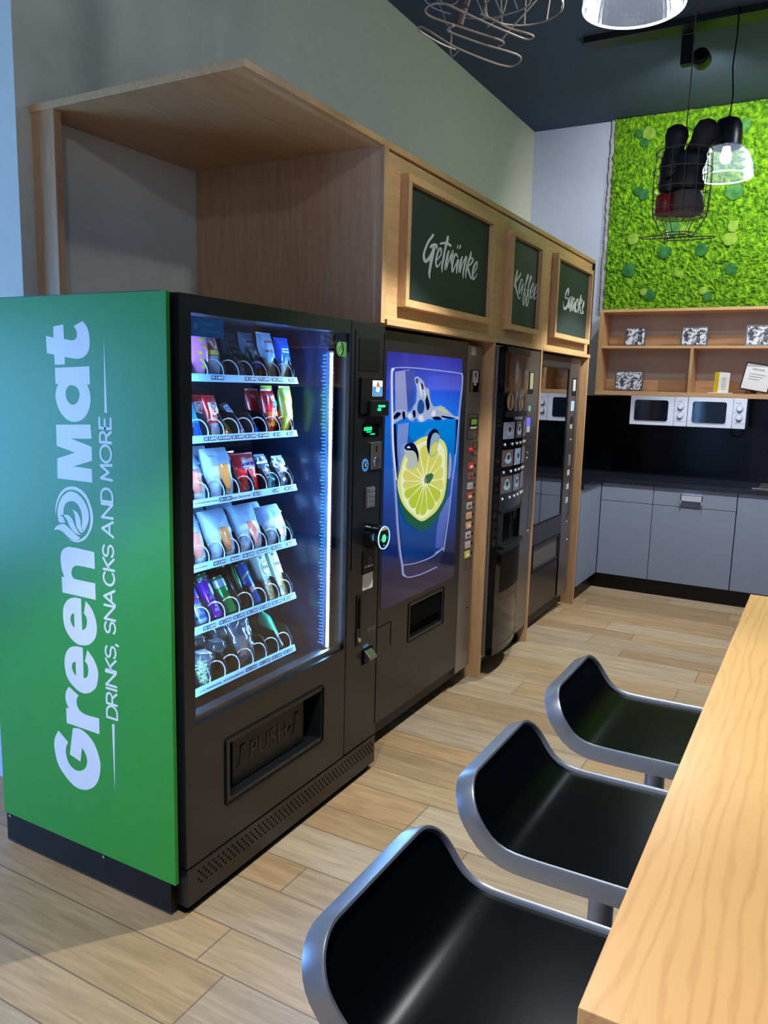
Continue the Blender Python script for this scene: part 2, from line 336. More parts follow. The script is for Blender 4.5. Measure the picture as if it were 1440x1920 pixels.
# ------------------------------------------------------------------ signs
def brush(strokes, ox, oy, sc, X, parent, name):
    mb = MB(); eps = 0
    for st in strokes:
        p = catmull([tuple(map(float, w.split(','))) for w in st.split()], 5, closed=False)
        L_, R_ = [], []
        for i, (x, y, w) in enumerate(p):
            a = p[max(0, i-1)]; b = p[min(len(p)-1, i+1)]; dx, dy = b[0]-a[0], b[1]-a[1]; l = math.hypot(dx, dy) or 1
            nx, ny = -dy/l*w/2, dx/l*w/2
            L_.append(on(ox+(x+nx)*sc, oy+(y+ny)*sc, 0, X+eps)); R_.append(on(ox+(x-nx)*sc, oy+(y-ny)*sc, 0, X+eps))
        n = len(p); mb.add(L_+R_, [(i, i+1, n+i+1, n+i) for i in range(n-1)]); eps += .00008
    return mb.build(name, CHALKW, parent, recalc=False)
GET = ['325,165,45 310,215,50 230,320,50 150,500,45 115,650,50 150,780,65 230,720,70 300,600,60 345,480,60', '260,480,35 300,425,60 370,405,60 405,440,50 415,520,12',
 '350,450,70 310,640,70 270,850,60 240,1050,48 255,1165,22', '400,770,15 460,690,30 508,600,25 490,480,40 430,580,40 395,720,40 390,830,38 412,905,35 460,860,30 512,770,12',
 '660,205,35 640,330,60 600,480,45 560,700,45 525,900,38 527,1030,18', '475,390,35 560,368,50 660,385,55 710,420,50 718,455,25', '680,530,25 650,650,50 610,850,50 605,975,35 680,760,26 762,540,35 760,620,42 728,740,38 735,840,12',
 '885,700,20 840,610,40 790,700,42 755,870,42 762,1025,30 820,880,26 895,730,38', '895,740,42 865,880,48 852,1055,22', '887,400,15 872,470,28 860,495,16', '943,405,20 930,460,30 912,503,18',
 '985,665,25 950,780,50 920,930,48 925,1030,30 980,850,24 1072,655,30', '1078,680,42 1030,880,42 1000,1050,35 1003,1165,16', '1180,550,20 1160,680,48 1100,850,45 1065,1020,35 1055,1160,16',
 '1130,765,20 1200,700,26 1218,770,35 1150,860,42 1070,885,35', '1105,900,42 1140,1060,42 1190,1180,30', '1230,1075,15 1290,960,28 1318,860,25 1302,785,30 1245,900,48 1215,1050,42 1228,1185,35 1275,1130,25 1322,1045,8']
KAF = ['335,220,30 315,330,60 255,580,62 215,800,50 203,960,15', '462,335,15 430,450,62 330,600,75 240,740,60', '240,760,60 270,980,60 340,1250,55 395,1395,45 460,1315,12',
 '560,740,20 490,600,38 430,800,58 385,1000,52 390,1200,38 440,1050,30 560,780,40', '560,800,50 510,1000,50 490,1150,45 500,1260,16', '740,395,30 738,500,85 680,700,60 630,900,40 590,1150,50 550,1450,45 565,1660,35 620,1480,38 640,1250,32 610,1080,30',
 '558,1060,15 630,1025,42 698,1040,10', '870,445,30 862,550,75 800,750,55 760,950,40 725,1200,50 680,1480,42 695,1700,35 755,1520,38 775,1280,30 740,1100,30', '690,1100,15 760,1060,42 822,1080,10',
 '860,1180,15 930,1080,30 975,920,26 965,750,25 900,900,48 840,1130,45 850,1362,40 910,1320,30 962,1200,8', '1000,1220,15 1065,1130,30 1118,970,26 1110,800,25 1045,950,48 985,1180,45 995,1402,40 1060,1350,30 1128,1180,8']
SNK = ['385,630,30 420,480,50 412,270,45 330,430,75 270,620,48 275,780,50 380,740,36 412,850,36 370,1080,60 250,1290,120 172,1150,42 168,910,12', '500,690,35 470,850,52 430,1080,62 415,1260,35 520,1000,32 600,660,40', '597,680,52 540,1000,46 500,1250,46 500,1440,30',
 '735,880,28 680,740,42 620,950,52 580,1180,52 590,1380,40 650,1150,32 740,920,40', '737,930,46 700,1150,52 680,1410,32', '850,1150,25 888,1000,35 872,785,42 800,950,52 755,1200,46 775,1460,52 862,1290,18', '1040,585,25 1010,750,58 950,1050,58 900,1300,46 880,1510,28',
 '990,900,25 1072,805,42 1062,930,46 950,1100,60', '950,1100,62 990,1300,52 1022,1525,46', '1160,885,28 1162,1000,66 1100,1180,42 1092,1300,36 1130,1490,66 1030,1512,46', '1175,1000,50 1150,1150,42 1122,1270,22']
for (y0, y1, z0, z1, txt, st, fr, lab) in (
        (2.904, 3.843, 1.920, 2.432, 'Getränke', GET, (785, 425, 1/12), 'large framed dark chalkboard sign reading Getränke, leftmost on the oak surround'),
        (4.088, 4.606, 1.917, 2.430, 'Kaffee', KAF, (955, 495, .046875), 'narrow framed dark chalkboard sign reading Kaffee above the coffee machine'),
        (4.885, 5.700, 1.928, 2.432, 'Snacks', SNK, (1050, 530, .03819), 'framed dark chalkboard sign reading Snacks at the far end of the oak surround')):
    t = thing('chalkboard_sign', lab, 'sign', (-1.56, (y0+y1)/2, z0), 'framed signs on the oak surround')
    X = -1.54; b = .030
    for zz in (z0, z1-b): MB().box(-1.58, X, y0, y1, zz, zz+b).build('frame_rail', OAKY, t, bevel=.0008)
    for yy in (y0, y1-b): MB().box(-1.58, X, yy, yy+b, z0+b, z1-b).build('frame_stile', OAK, t, bevel=.0008)
    MB().box(-1.58, -1.565, y0+b, y1-b, z0+b, z1-b).build('board', CHALK, t)
    brush(st, *fr, -1.5645, t, 'lettering')
# ------------------------------------------------------------------ green snack machine
VM = thing('vending_machine', 'tall black snack vending machine with green side panel and glass front, nearest one', 'vending machine', (-1.95, 2.17, 0))
zb = on(332.6, 1662.8, 1, 1.59)[2]
sh = MB().box(-2.35, -1.605, 1.604, 1.64, .155, 1.79).box(-2.35, -1.605, 2.70, 2.738, .155, 1.79).box(-2.35, -2.31, 1.64, 2.70, .155, 1.79).box(-2.31, -1.605, 1.64, 2.70, .155, .55).box(-2.35, -1.605, 1.604, 2.738, 1.79, 1.838)
sh.build('cabinet_body', BLK, VM)
MB().box(-2.31, -1.61, 2.452, 2.47, .55, 1.79).build('inner_side_wall', NAVY, VM)
MB().box(-2.31, -1.61, 1.64, 1.652, .55, 1.79).box(-2.31, -2.30, 1.652, 2.452, .55, 1.79).build('inner_lining', NAVY, VM)
gp = MB().box(-2.352, -1.560, 1.590, 1.604, zb, 1.834).build('side_panel', GREEN, VM)
MB().box(-2.35, -1.585, 1.596, 2.70, .012, zb+.01).build('base', BLK2, VM)
for x, z in ((-2.33, zb-.012), (-1.87, zb-.012)):
    MB().lathe([(0, 0), (.005, 0), (.004, .003), (0, .003)], (x, 1.593, z), 10, 'y').build('screw', STEELL, VM)
# lettering on the green side
GY = 1.5895
def shapeY(name, loops, ox, oy, sc, y, mat, parent):
    sp = []
    for s in loops:
        p, c = parse(s); q = catmull(p, 7, True, c); sp.append([(lambda r: (r.x, r.z))(on(ox+a*sc, oy+b*sc, 1, y)) for a, b in q])
    vs, fs = mesh2d(sp)
    return MB().add([(p.x, y, p.y) for p in vs], fs).build(name, mat, parent, recalc=False)
S_ = .161458
A_, B_, C_ = (80, 590), (80, 890), (80, 1190)
def greenl(fr, *loops): return shapeY('logo_letter', loops, fr[0], fr[1], S_, GY, LETW, gp)
greenl(A_, '463,72c 518,150 543,255 546,350 528,430 480,490 410,512 340,505 257,490c 257,577c 142,583c 133,465c 50,448c 37,248c 125,265c 122,137c 240,113c 248,282c 345,297 390,272 398,220 385,170 360,133c')
greenl(A_, '543,600c 550,810c 517,813c 545,890 557,990 535,1110 470,1210 370,1245 280,1215 200,1120 155,990 152,900 178,803c 150,803c 143,618c', '330,817 290,840 268,900 280,980 315,1030 355,1047 400,1020 428,950 420,880 385,835')
greenl(A_, '155,1277c 556,1277c 568,1442c 328,1438c 570,1535c 575,1697c 355,1762c 570,1792c 577,1950c 172,1900c 170,1670c 375,1602c 163,1522c')
greenl(B_, '445,1440c 460,1808c 500,1780 515,1710 505,1650 478,1610c 500,1467c 570,1560 615,1680 630,1790 610,1900 545,1970 470,1983 400,1965 320,1890 260,1780 237,1650 245,1530 290,1455 360,1428', '365,1610c 370,1780c 340,1740 322,1680 335,1625')
greenl(B_, '340,842 600,900c 607,1097c 420,1058 360,1070 335,1130 350,1190 395,1217 610,1262c 617,1455c 230,1367c 220,1185c 253,1188c 220,1090 208,960 225,885 270,848')
greenl(C_, '465,150c 477,507c 515,490 530,430 520,350 490,310c 518,178c 590,280 635,390 645,480 625,600 565,665 490,683 420,655 340,580 280,480 255,350 265,230 310,155 380,135', '383,315c 387,480c 360,440 340,380 350,328')
greenl(C_, '307,605c 417,707c 395,750 400,820 440,890 520,935 655,972c 660,1157c 280,1025c 273,850c 305,855c 272,780 265,700 280,640')
greenl(C_, '183,1112c 297,1250c 272,1310 275,1400 310,1500 370,1565 430,1582 490,1555 517,1480 500,1390 457,1312c 440,1475c 315,1390c 350,1085c 420,1090 500,1140 590,1250 650,1400 672,1530 650,1680 590,1770 490,1803 380,1765 270,1650 180,1500 140,1330 140,1210')
shapeY('leaf_emblem', ['150,480c 150,370 190,235 265,155 350,137 430,165 510,240 565,370 588,500 570,620 520,720 470,765 400,785 340,770 290,745c 380,768 450,745 510,690 548,590 553,480 530,360 480,260 410,195 330,175 260,195 200,270 165,370'], *B_, S_, GY, LETW, gp)
shapeY('leaf_emblem', ['190,555c 172,450 180,370 220,270 280,210 330,195 400,220 470,290 520,390 537,490 520,580 475,668c 455,610 458,550 460,510c 445,420 410,350 370,315 330,308 280,325 248,380 242,462c 200,478c 238,495 265,560c 240,558c'], *B_, S_, GY, LETW, gp)
for s in ('130,640c 160,600 210,575 260,580 320,630 380,690 440,735c 390,765 340,755 280,710 230,660 180,640', '240,472c 290,465 340,510 375,590 410,660 450,700c 400,690 350,650 310,590 280,520', '345,402c 400,440 438,520 445,590 470,680c 430,660 395,600 380,520 370,460'):
    shapeY('leaf_emblem', [s], *B_, S_, GY, LETW, gp)
shapeY('divider_line', ['710,230c 718,1140c 748,1140c'], *A_, S_, GY, LETW, gp)
shapeY('divider_line', ['805,1040c 835,1040c 838,1840c'], *C_, S_, GY, LETW, gp)
# rounded stroke alphabet for the small line (unit box: u across the letter, v up)
def arc(cx, cy, rx, ry, a0, a1, n=10): return [(cx+rx*math.cos(math.radians(a0+(a1-a0)*i/n)), cy+ry*math.sin(math.radians(a0+(a1-a0)*i/n))) for i in range(n+1)]
ALPH = {'D': [[(0, 0), (0, 1), (.35, 1)]+arc(.45, .5, .55, .5, 90, -90)+[(.35, 0), (0, 0)]], 'R': [[(0, 0), (0, 1), (.5, 1)]+arc(.55, .72, .4, .28, 90, -90)+[(0, .44)], [(.55, .44), (1, 0)]],
        'I': [[(.5, 0), (.5, 1)]], 'N': [[(0, 0), (0, 1), (1, 0), (1, 1)]], 'K': [[(0, 0), (0, 1)], [(1, 1), (0, .42)], [(.3, .6), (1, 0)]],
        'S': [arc(.5, .75, .48, .25, 25, 255, 12)+arc(.5, .25, .5, .25, 75, -160, 12)], 'A': [[(0, 0), (.5, 1), (1, 0)], [(.2, .33), (.8, .33)]], 'C': [arc(.55, .5, .55, .5, 48, 312, 16)],
        'M': [[(0, 0), (.08, 1), (.5, .3), (.92, 1), (1, 0)]], 'O': [arc(.5, .5, .52, .5, 0, 360, 22)], 'E': [[(1, 1), (0, 1), (0, 0), (1, 0)], [(0, .52), (.85, .52)]], ',': [[(.7, .0), (.3, -.22)]]}
def flatstroke(mb, pts, y, r):
    """flat ribbon with round ends in a plane y = const; pts are (x, z)"""
    for i in range(len(pts)-1):
        (ax, az), (bx, bz) = pts[i], pts[i+1]; dx, dz = bx-ax, bz-az; l = math.hypot(dx, dz) or 1; nx, nz = -dz/l*r, dx/l*r
        y -= .000012; mb.add([(ax+nx, y, az+nz), (bx+nx, y, bz+nz), (bx-nx, y, bz-nz), (ax-nx, y, az-nz)], [(0, 1, 2, 3)])
    for ax, az in pts:
        y -= .000012; mb.add([(ax+r*math.cos(a*PI/5), y, az+r*math.sin(a*PI/5)) for a in range(10)], [tuple(range(10))])
SUB = [('D', C_, 1000, 842, 738, 878), ('R', C_, 835, 690, 735, 872), ('I', C_, 682, 622, 730, 870), ('N', C_, 618, 450, 727, 866), ('K', C_, 442, 300, 726, 862), ('S', C_, 290, 145, 722, 860), (',', C_, 140, 105, 720, 860),
       ('S', B_, 1862, 1720, 715, 856), ('N', B_, 1705, 1530, 710, 853), ('A', B_, 1525, 1345, 706, 850), ('C', B_, 1305, 1135, 700, 845), ('K', B_, 1125, 980, 697, 840), ('S', B_, 970, 825, 692, 835),
       ('A', B_, 735, 548, 684, 830), ('N', B_, 518, 345, 679, 826), ('D', B_, 330, 162, 672, 822), ('M', B_, 75, -115, 668, 818), ('O', A_, 1725, 1520, 662, 810), ('R', A_, 1498, 1358, 656, 806), ('E', A_, 1333, 1200, 650, 802)]
for ch, fr, yb, yt, xt, xb in SUB:
    a = on(fr[0]+(xb-10)*S_, fr[1]+(yb-8)*S_, 1, GY); b = on(fr[0]+(xb-10)*S_, fr[1]+(yt+8)*S_, 1, GY); t = on(fr[0]+(xt+10)*S_, fr[1]+(yb-8)*S_-3, 1, GY)
    mb = MB(); H_ = t.x-a.x
    for st in ALPH[ch]: flatstroke(mb, [(a.x+H_*v, a.z+(b.z-a.z)*u) for u, v in st], GY, .0038)
    mb.build('slogan_letter', LETW, gp, recalc=False)
# front door
XF = -1.54
dr = MB().box(-1.60, XF, 1.618, 1.663, .157, 1.832).box(-1.60, XF, 2.482, 2.491, .157, 1.832).box(-1.60, XF, 1.663, 2.482, 1.784, 1.832)
# lower door panel with the hatch opening
HY0, HY1, HZ0, HZ1 = 1.815, 2.330, .300, .482
dr.box(-1.60, XF, 1.663, HY0, .157, .597).box(-1.60, XF, HY1, 2.482, .157, .597).box(-1.60, XF, HY0, HY1, .157, HZ0).box(-1.60, XF, HY0, HY1, HZ1, .597)
door = dr.build('door', BLK, VM)
ringX(XF, 1.792, 2.345, .276, .502, .012, .006, .006).build('hatch_bezel', BLK2, door, bevel=.001)
MB().box(-1.61, -1.603, HY0-.01, HY1+.01, HZ0-.01, HZ1+.01).build('hatch_recess', DARK, door)
fl = MB().box(-1.600, -1.572, 1.865, 2.262, HZ0+.004, HZ1-.002).build('hatch_flap', BLK2, door, bevel=.002)
lettering('hatch_text', 'PUSH', (-1.572, 1.955, .362), (0, 1, 0), (0, 0, 1), .20, .062, BLK, door, bold=-.01, dep=.002)
for ya, s in ((1.885, 1), (2.185, 1)):
    MB().tube([(-1.571, ya, .36), (-1.571, ya+.012, .36), (-1.571, ya+.022, .40), (-1.571, ya+.022, .43), (-1.571, ya+.042, .43)], .0022, 5).build('hatch_mark', BLKG, door)
MB().tube([(-1.571, 2.18, .365), (-1.571, 2.165, .38), (-1.571, 2.18, .395)], .0022, 5).build('hatch_mark', BLKG, door)
plateX(-1.553, 1.663, 2.482, .597, 1.784, .004, .004).build('glass_pane', PGLASS, door)
MB().box(-1.575, -1.56, 1.663, 2.482, .597, .612).build('glass_rail', BLK2, door)
MB().box(-1.62, -1.575, 1.66, 2.45, .575, .60).build('sill', BLK2, VM)
# sticker on the glass
st = MB().prism([(-1.5485, a, b) for a, b in rrect(1.668, 1.806, 1.722, 1.775, .006)], (.0005, 0, 0)).build('cooling_sticker', M('sticker_blue', (20, 92, 170), .4), door)
lettering('sticker_text', '24/7 gekühlte', (-1.548, 1.712, 1.752), (0, 1, 0), (0, 0, 1), .055, .010, LBLUE, st)
lettering('sticker_text', 'Snacks & Getränke', (-1.548, 1.712, 1.735), (0, 1, 0), (0, 0, 1), .075, .010, LBLUE, st)
mb = MB()
for k in range(6):
    a = PI*k/6; mb.prism([(-1.548, 1.689+math.cos(a)*.010-math.sin(a)*.0008, 1.750+math.sin(a)*.010+math.cos(a)*.0008), (-1.548, 1.689-math.cos(a)*.010-math.sin(a)*.0008, 1.750-math.sin(a)*.010+math.cos(a)*.0008), (-1.548, 1.689-math.cos(a)*.010+math.sin(a)*.0008, 1.750-math.sin(a)*.010-math.cos(a)*.0008), (-1.548, 1.689+math.cos(a)*.010+math.sin(a)*.0008, 1.750+math.sin(a)*.010-math.cos(a)*.0008)], (.0004, 0, 0))
mb.build('snowflake', LBLUE, st)
gst = MB().prism([(-1.5485, 2.430+.024*math.cos(a*PI/12), 1.727+.026*math.sin(a*PI/12)) for a in range(24)], (.0005, 0, 0)).box(-1.5485, -1.548, 2.44, 2.474, 1.700, 1.752).build('round_sticker', M('sticker_green', (70, 120, 60), .4), door)
MB().tube([(-1.5475, 2.430+.014*math.cos(a*PI/12), 1.727+.016*math.sin(a*PI/12)) for a in range(24)], .0012, 4, True).build('sticker_ring', M('sticker_pale', (150, 190, 150), .5), gst)
# light strip
LEDM = M('led', (215, 232, 255), .4, emit=26, ec=(190, 220, 255))
MB().box(-1.605, -1.585, 2.440, 2.452, .60, 1.72).build('light_channel', ALU, VM)
lm = MB()
for k in range(70): lm.box(-1.5935, -1.584, 2.4368, 2.4402, .61+k*.0158, .6225+k*.0158)
lm.build('light_strip', LEDM, VM)
LEDGLOW = M('painted_led_halo', (30, 90, 190), .4, emit=.75, ec=(30, 110, 235)); LEDREFL = M('light_guide_tick', (60, 150, 240), .4, emit=.7, ec=(70, 160, 255))
MB().box(-1.618, -1.606, 2.4490, 2.4515, .61, 1.715).build('painted_led_halo', LEDGLOW, VM)  # emissive blue strip painted as the halo beside the LEDs
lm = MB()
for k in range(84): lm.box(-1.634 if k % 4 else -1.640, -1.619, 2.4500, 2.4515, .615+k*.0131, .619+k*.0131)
lm.build('painted_led_reflections', LEDREFL, VM)  # emissive ticks painted as reflections of the LED dots in the wall
light('cabinet_tube', 'AREA', (-1.598, 2.428, 1.17), 12.5, (.17, .46, 1), aim=(-1.74, 1.9, 1.17), shape='RECTANGLE', size=.02, size_y=1.12)
MB().box(-1.598, -1.588, 1.668, 1.676, .60, 1.74).build('light_strip', LEDM, VM)
light('cabinet_tube', 'AREA', (-1.602, 1.682, 1.17), 12.5, (.17, .46, 1), aim=(-1.76, 2.2, 1.17), shape='RECTANGLE', size=.02, size_y=1.12)
# control column
cc = MB().box(-1.60, XF, 2.497, 2.742, .157, 1.832).build('control_column', BLK, VM, bevel=.002)
MB().box(-1.545, XF+.002, 2.520, 2.5225, .9, 1.80).box(-1.545, XF+.002, 2.735, 2.7365, .2, 1.80).build('column_groove', DARK, cc)
plateX(XF, 2.548, 2.70, 1.655, 1.775, .004, .003).build('blank_panel', BLK2, cc, bevel=.001)
pos = plateX(XF, 2.555, 2.728, 1.495, 1.632, .004, .012).build('bill_reader', BLK2, cc, bevel=.002)
c_ = plateX(XF+.012, 2.632, 2.708, 1.560, 1.620, .003, .001).build('payment_card_sign', PAPER, cc)
MB().box(XF+.013, XF+.0135, 2.634, 2.706, 1.562, 1.597).build('card_print', LBLUE, c_)
MB().prism([(XF+.0137, y, z) for y, z in ((2.655, 1.578), (2.680, 1.574), (2.690, 1.592), (2.660, 1.598))], (.0003, 0, 0)).build('card_print', PAPER, c_)
MB().prism([(XF+.0137, y, z) for y, z in ((2.662, 1.597), (2.682, 1.594), (2.680, 1.610), (2.672, 1.616), (2.664, 1.608))], (.0003, 0, 0)).build('card_print', M('skin_red', (190, 90, 70), .5), c_)
lettering('card_text', 'Kartenzahlung', (XF+.014, 2.648, 1.566), (0, 1, 0), (0, 0, 1), .045, .004, PAPER, c_)
MB().box(XF, XF+.03, 2.60, 2.735, 1.485, 1.545).build('reader_mouth', BLK2, cc, bevel=.004)
MB().box(XF+.03, XF+.032, 2.650, 2.700, 1.519, 1.527).box(XF+.03, XF+.032, 2.645, 2.668, 1.506, 1.515).build('reader_light', GRN, cc)
dsp = plateX(XF, 2.585, 2.706, 1.408, 1.456, .002, .003).build('display', BLKG, cc)
lettering('display_text', 'ALLERGENE', (XF+.003, 2.590, 1.430), (0, 1, 0), (0, 0, 1), .060, .014, GRN, dsp, bold=.02)
lettering('display_text', 'Nummer', (XF+.003, 2.612, 1.422), (0, 1, 0), (0, 0, 1), .036, .006, GRN, dsp, bold=.02)
lettering('display_text', 'waehlen', (XF+.003, 2.638, 1.413), (0, 1, 0), (0, 0, 1), .036, .006, GRN, dsp, bold=.02)
cs = plateX(XF, 2.645, 2.724, 1.278, 1.384, .004, .008).build('coin_slot', STEEL, cc, bevel=.002)
MB().lathe([(.0, .004), (.019, .004), (.021, .0), (.021, -.001)], (XF+.008, 2.684, 1.306), 20, 'x').build('coin_return_dish', STEELL, cs, smooth=True)
MB().box(XF+.008, XF+.010, 2.680, 2.684, 1.345, 1.370).build('slit', DARK, cs)
lb = MB().lathe([(0, .002), (.025, .002), (.025, 0)], (XF, 2.609, 1.298), 24, 'x').build('round_label', LBLUE, cc)
MB().lathe([(0, .003), (.0135, .003), (.0135, .002)], (XF, 2.609, 1.298), 20, 'x').build('label_print', BLK2, lb)
lettering('label_print', '€', (XF+.003, 2.602, 1.291), (0, 1, 0), (0, 0, 1), .013, .015, PAPER, lb, bold=.02)
kp = plateX(XF, 2.616, 2.684, 1.128, 1.211, .002, .005).build('keypad', STEEL, cc, bevel=.001)
for r_ in range(4):
    for q in range(3):
        k = plateX(XF+.005, 2.622+q*.0205, 2.638+q*.0205, 1.192-r_*.0195, 1.207-r_*.0195, .002, .003).build('key', M('key_grey', (120, 122, 128), .4), kp)
        lettering('digit', '123456789C0E'[r_*3+q], (XF+.008, 2.627+q*.0205, 1.195-r_*.0195), (0, 1, 0), (0, 0, 1), .006, .009, BLK2, kp)
rd = MB().lathe([(.0, -.0), (.052, 0), (.050, .02), (.046, .062), (.044, .066), (0, .066)], (XF, 2.655, 1.015), 32, 'x').build('card_terminal', BLKG, cc, smooth=True)
MB().lathe([(.044, .0655), (.046, .0655), (.0455, .069), (.0425, .069), (.0425, .0655)], (XF, 2.655, 1.015), 32, 'x').build('terminal_ring', M('ring_lit', (170, 205, 255), .3, emit=1.6, ec=(120, 180, 255)), rd, smooth=True)
MB().lathe([(0, .0675), (.016, .0675)], (XF, 2.655, 1.012), 24, 'x').build('terminal_screen', M('screen_green', (60, 200, 120), .3, emit=1.6, ec=(60, 220, 130)), rd)
MB().prism([(XF+.067, 2.655+.042*math.cos(a*PI/16), 1.015+.042*math.sin(a*PI/16)) for a in range(4, 13)], (.0006, 0, 0)).build('terminal_label', M('label_yellow', (210, 195, 110), .5), rd)
MB().sphere((XF+.068, 2.655, .984), .0025, 6).sphere((XF+.068, 2.63, 1.008), .0018, 6).sphere((XF+.068, 2.682, 1.012), .0018, 6).build('terminal_mark', PAPER, rd)
plateX(XF, 2.606, 2.700, .865, .958, .003, .003).build('blank_panel', BLK2, cc, bevel=.001)
MB().tube([(XF+.004, 2.660+.012*math.cos(a*PI/10), .915+.012*math.sin(a*PI/10)) for a in range(20)], .001, 4, True).tube([(XF+.004, 2.660+.006*math.cos(a*PI/10), .915+.006*math.sin(a*PI/10)) for a in range(-5, 6)], .001, 4).build('contactless_mark', M('mark_grey', (130, 130, 135), .5), cc)
mb = MB()
for k, c in enumerate((RED, PAPER, RED, PAPER, PAPER, BLUE, PAPER)): MB().box(XF+.003, XF+.0035, 2.617+k*.0095, 2.625+k*.0095, .890, .897).build('payment_mark', c, cc)
yl = plateX(XF, 2.610, 2.689, .800, .886, .003, .0015).build('payment_leaflet', PAPER, cc)
MB().box(XF+.0015, XF+.002, 2.611, 2.688, .872, .885).box(XF+.0015, XF+.002, 2.611, 2.617, .835, .872).box(XF+.0015, XF+.002, 2.682, 2.688, .835, .872).build('yellow_band', M('band_yellow', (235, 220, 110), .5), yl)
# lock strip, brand plate, latch
plateX(XF, 2.567, 2.600, .585, .79, .002, .004).build('lock_strip', BLK2, cc, bevel=.001)
MB().box(XF+.004, XF+.006, 2.576, 2.590, .655, .775).build('strip_slot', DARK, cc)
MB().lathe([(0, .006), (.009, .006), (.010, .0)], (XF+.004, 2.584, .607), 16, 'x').build('lock', STEELL, cc, smooth=True)
lettering('maker_plate', 'Vendo', (XF+.0005, 2.650, .618), (0, 1, 0), (0, 0, 1), .072, .022, M('plate_grey', (105, 105, 108), .4), cc, bold=.02, shear=.25)
lettering('maker_plate', 'by SandenVendo', (XF+.0005, 2.668, .606), (0, 1, 0), (0, 0, 1), .052, .006, M('plate_grey', (105, 105, 108), .4), cc)
plateX(XF, 2.625, 2.665, .560, .570, .004, .002).build('blue_label', LBLUE, cc)
lt = MB().prism([(XF, 2.632, .548), (XF+.006, 2.632, .548), (XF+.034, 2.632, .520), (XF+.030, 2.632, .512), (XF+.004, 2.632, .500), (XF, 2.632, .500)], (0, .055, 0)).build('return_lever', STEEL, cc, bevel=.002)
MB().box(XF, XF+.003, 2.618, 2.70, .492, .552).build('lever_recess', DARK, cc)
# kick panel
kick = MB().box(-1.60, XF, 1.620, 2.742, .030, .150).build('kick_panel', BLK, VM, bevel=.0015)
MB().box(-1.60, XF-.02, 1.63, 2.73, .0, .03).build('foot_strip', DARK, VM)
mb = MB()
for r_ in range(4):
    for k in range(47):
        y = 1.668+k*.0226+(r_ % 2)*.0113; z = .126-r_*.0135
        if y < 2.73: mb.prism([(XF, y+.0046*math.cos(a*PI/3), z+.0046*math.sin(a*PI/3)) for a in range(6)], (.0006, 0, 0))
mb.build('perforation', DARK, kick)
# trays with spirals
def helix(r, L, turns, n=14, ph=-PI/2):
    return [(-L*i/(turns*n), r*math.cos(ph+2*PI*i/n), r+.003+r*math.sin(ph+2*PI*i/n)) for i in range(turns*n+1)]
TRZ = [1.600, 1.415, 1.221, 1.020, .820, .619]
PITCH = .0735
def cy(k): return 2.290-PITCH*(9-k)
RAILM = M('rail_label', (140, 190, 235), .35); TAGM = M('tag_pale', (190, 215, 240), .5)
WIRE = M('spiral_wire', (205, 212, 225), .3, .25)
PR = [[('12 1,40€', 1.71), ('14 1,40€', 1.895), ('16 1,80€', 2.055), ('17 1,50€', 2.125), ('18 1,70€', 2.20), ('19 1€', 2.285)],
      [('23 1,80€', 1.86), ('24 0,80€', 1.925), ('25 1,00€', 1.99), ('26 1,00€', 2.055), ('27 0,80€', 2.125), ('28 1€', 2.20), ('29 1€', 2.275)],
      [('Schinkenbaguette', 1.84), ('34 1,50€', 1.93), ('Käse Semmel', 2.00), ('36 1€', 2.09), ('1,30', 2.195), ('39 1,70€', 2.275)],
      [('Asia-Spezialität', 1.79), ('44 2,50€', 1.90), ('Semmel', 1.975), ('46 2,50€', 2.045), ('Sandwich', 2.12), ('49 2,50€', 2.20), ('Brot', 2.275)],
      [('53 1,80€', 1.85), ('54 1,90€', 1.925), ('55 1,90€', 1.995), ('56 1,80€', 2.065), ('57 1,80€', 2.135), ('58 1,80€', 2.205), ('59 1,90€', 2.275)],
      [('63 3,€ Nudelsalat-Salat', 1.85), ('64 3,€ Kartoffel-Salat', 1.965), ('66 4,30€', 2.06), ('67 1,80€', 2.135), ('68 1,80€', 2.205), ('69 1,90€', 2.275)]]
HX = helix(.031, .44, 7)
for ti, z in enumerate(TRZ):
    tray = MB().box(-2.25, -1.66, 1.665, 2.336, z, z+.003).box(-2.25, -1.70, 1.665, 1.667, z, z+.07).box(-2.25, -1.72, 2.334, 2.336, z, z+.07).build('tray', BLK2, VM)
    rail = MB().prism([(-1.660, 1.665, z-.001), (-1.648, 1.665, z), (-1.655, 1.665, z+.022), (-1.660, 1.665, z+.022)], (0, .653, 0)).build('price_rail', RAILM, tray, bevel=.0005)
    for s, y in PR[ti]:
        wd = .011*len(s) if len(s) > 9 else .0068*len(s)
        wd = min(wd, .105)
        MB().box(-1.6505, -1.6495, y-wd/2-.002, y+wd/2+.002, z+.005, z+.018).build('price_tag', DBLUE if len(s) < 10 else TAGM, tray)
        lettering('price_text', s, (-1.6494, y-wd/2, z+.0075), (0, 1, 0), (0, 0, 1), wd, .0085, PAPER if len(s) < 10 else DBLUE, tray, bold=.015)
    proto = None
    for k in range(1, 10):
        if k == 1: pass
        if proto is None:
            proto = MB().tube([(x, y, zz) for x, y, zz in HX], .0020, 6).build('spiral', WIRE, tray, smooth=True, local=True); sp = proto
        else: sp = proto.copy(); COL.objects.link(sp)
        sp.location = Vector((-1.662, cy(k), z+.004))-worg(VM)
        dv = MB().prism([(-1.672, cy(k)+.034, z+.003), (-1.672, cy(k)+.034, z+.045), (-1.70, cy(k)+.034, z+.085), (-1.76, cy(k)+.034, z+.092), (-2.2, cy(k)+.034, z+.092), (-2.2, cy(k)+.034, z+.003)], (0, .0015, 0)).build('divider', BLK2, tray)
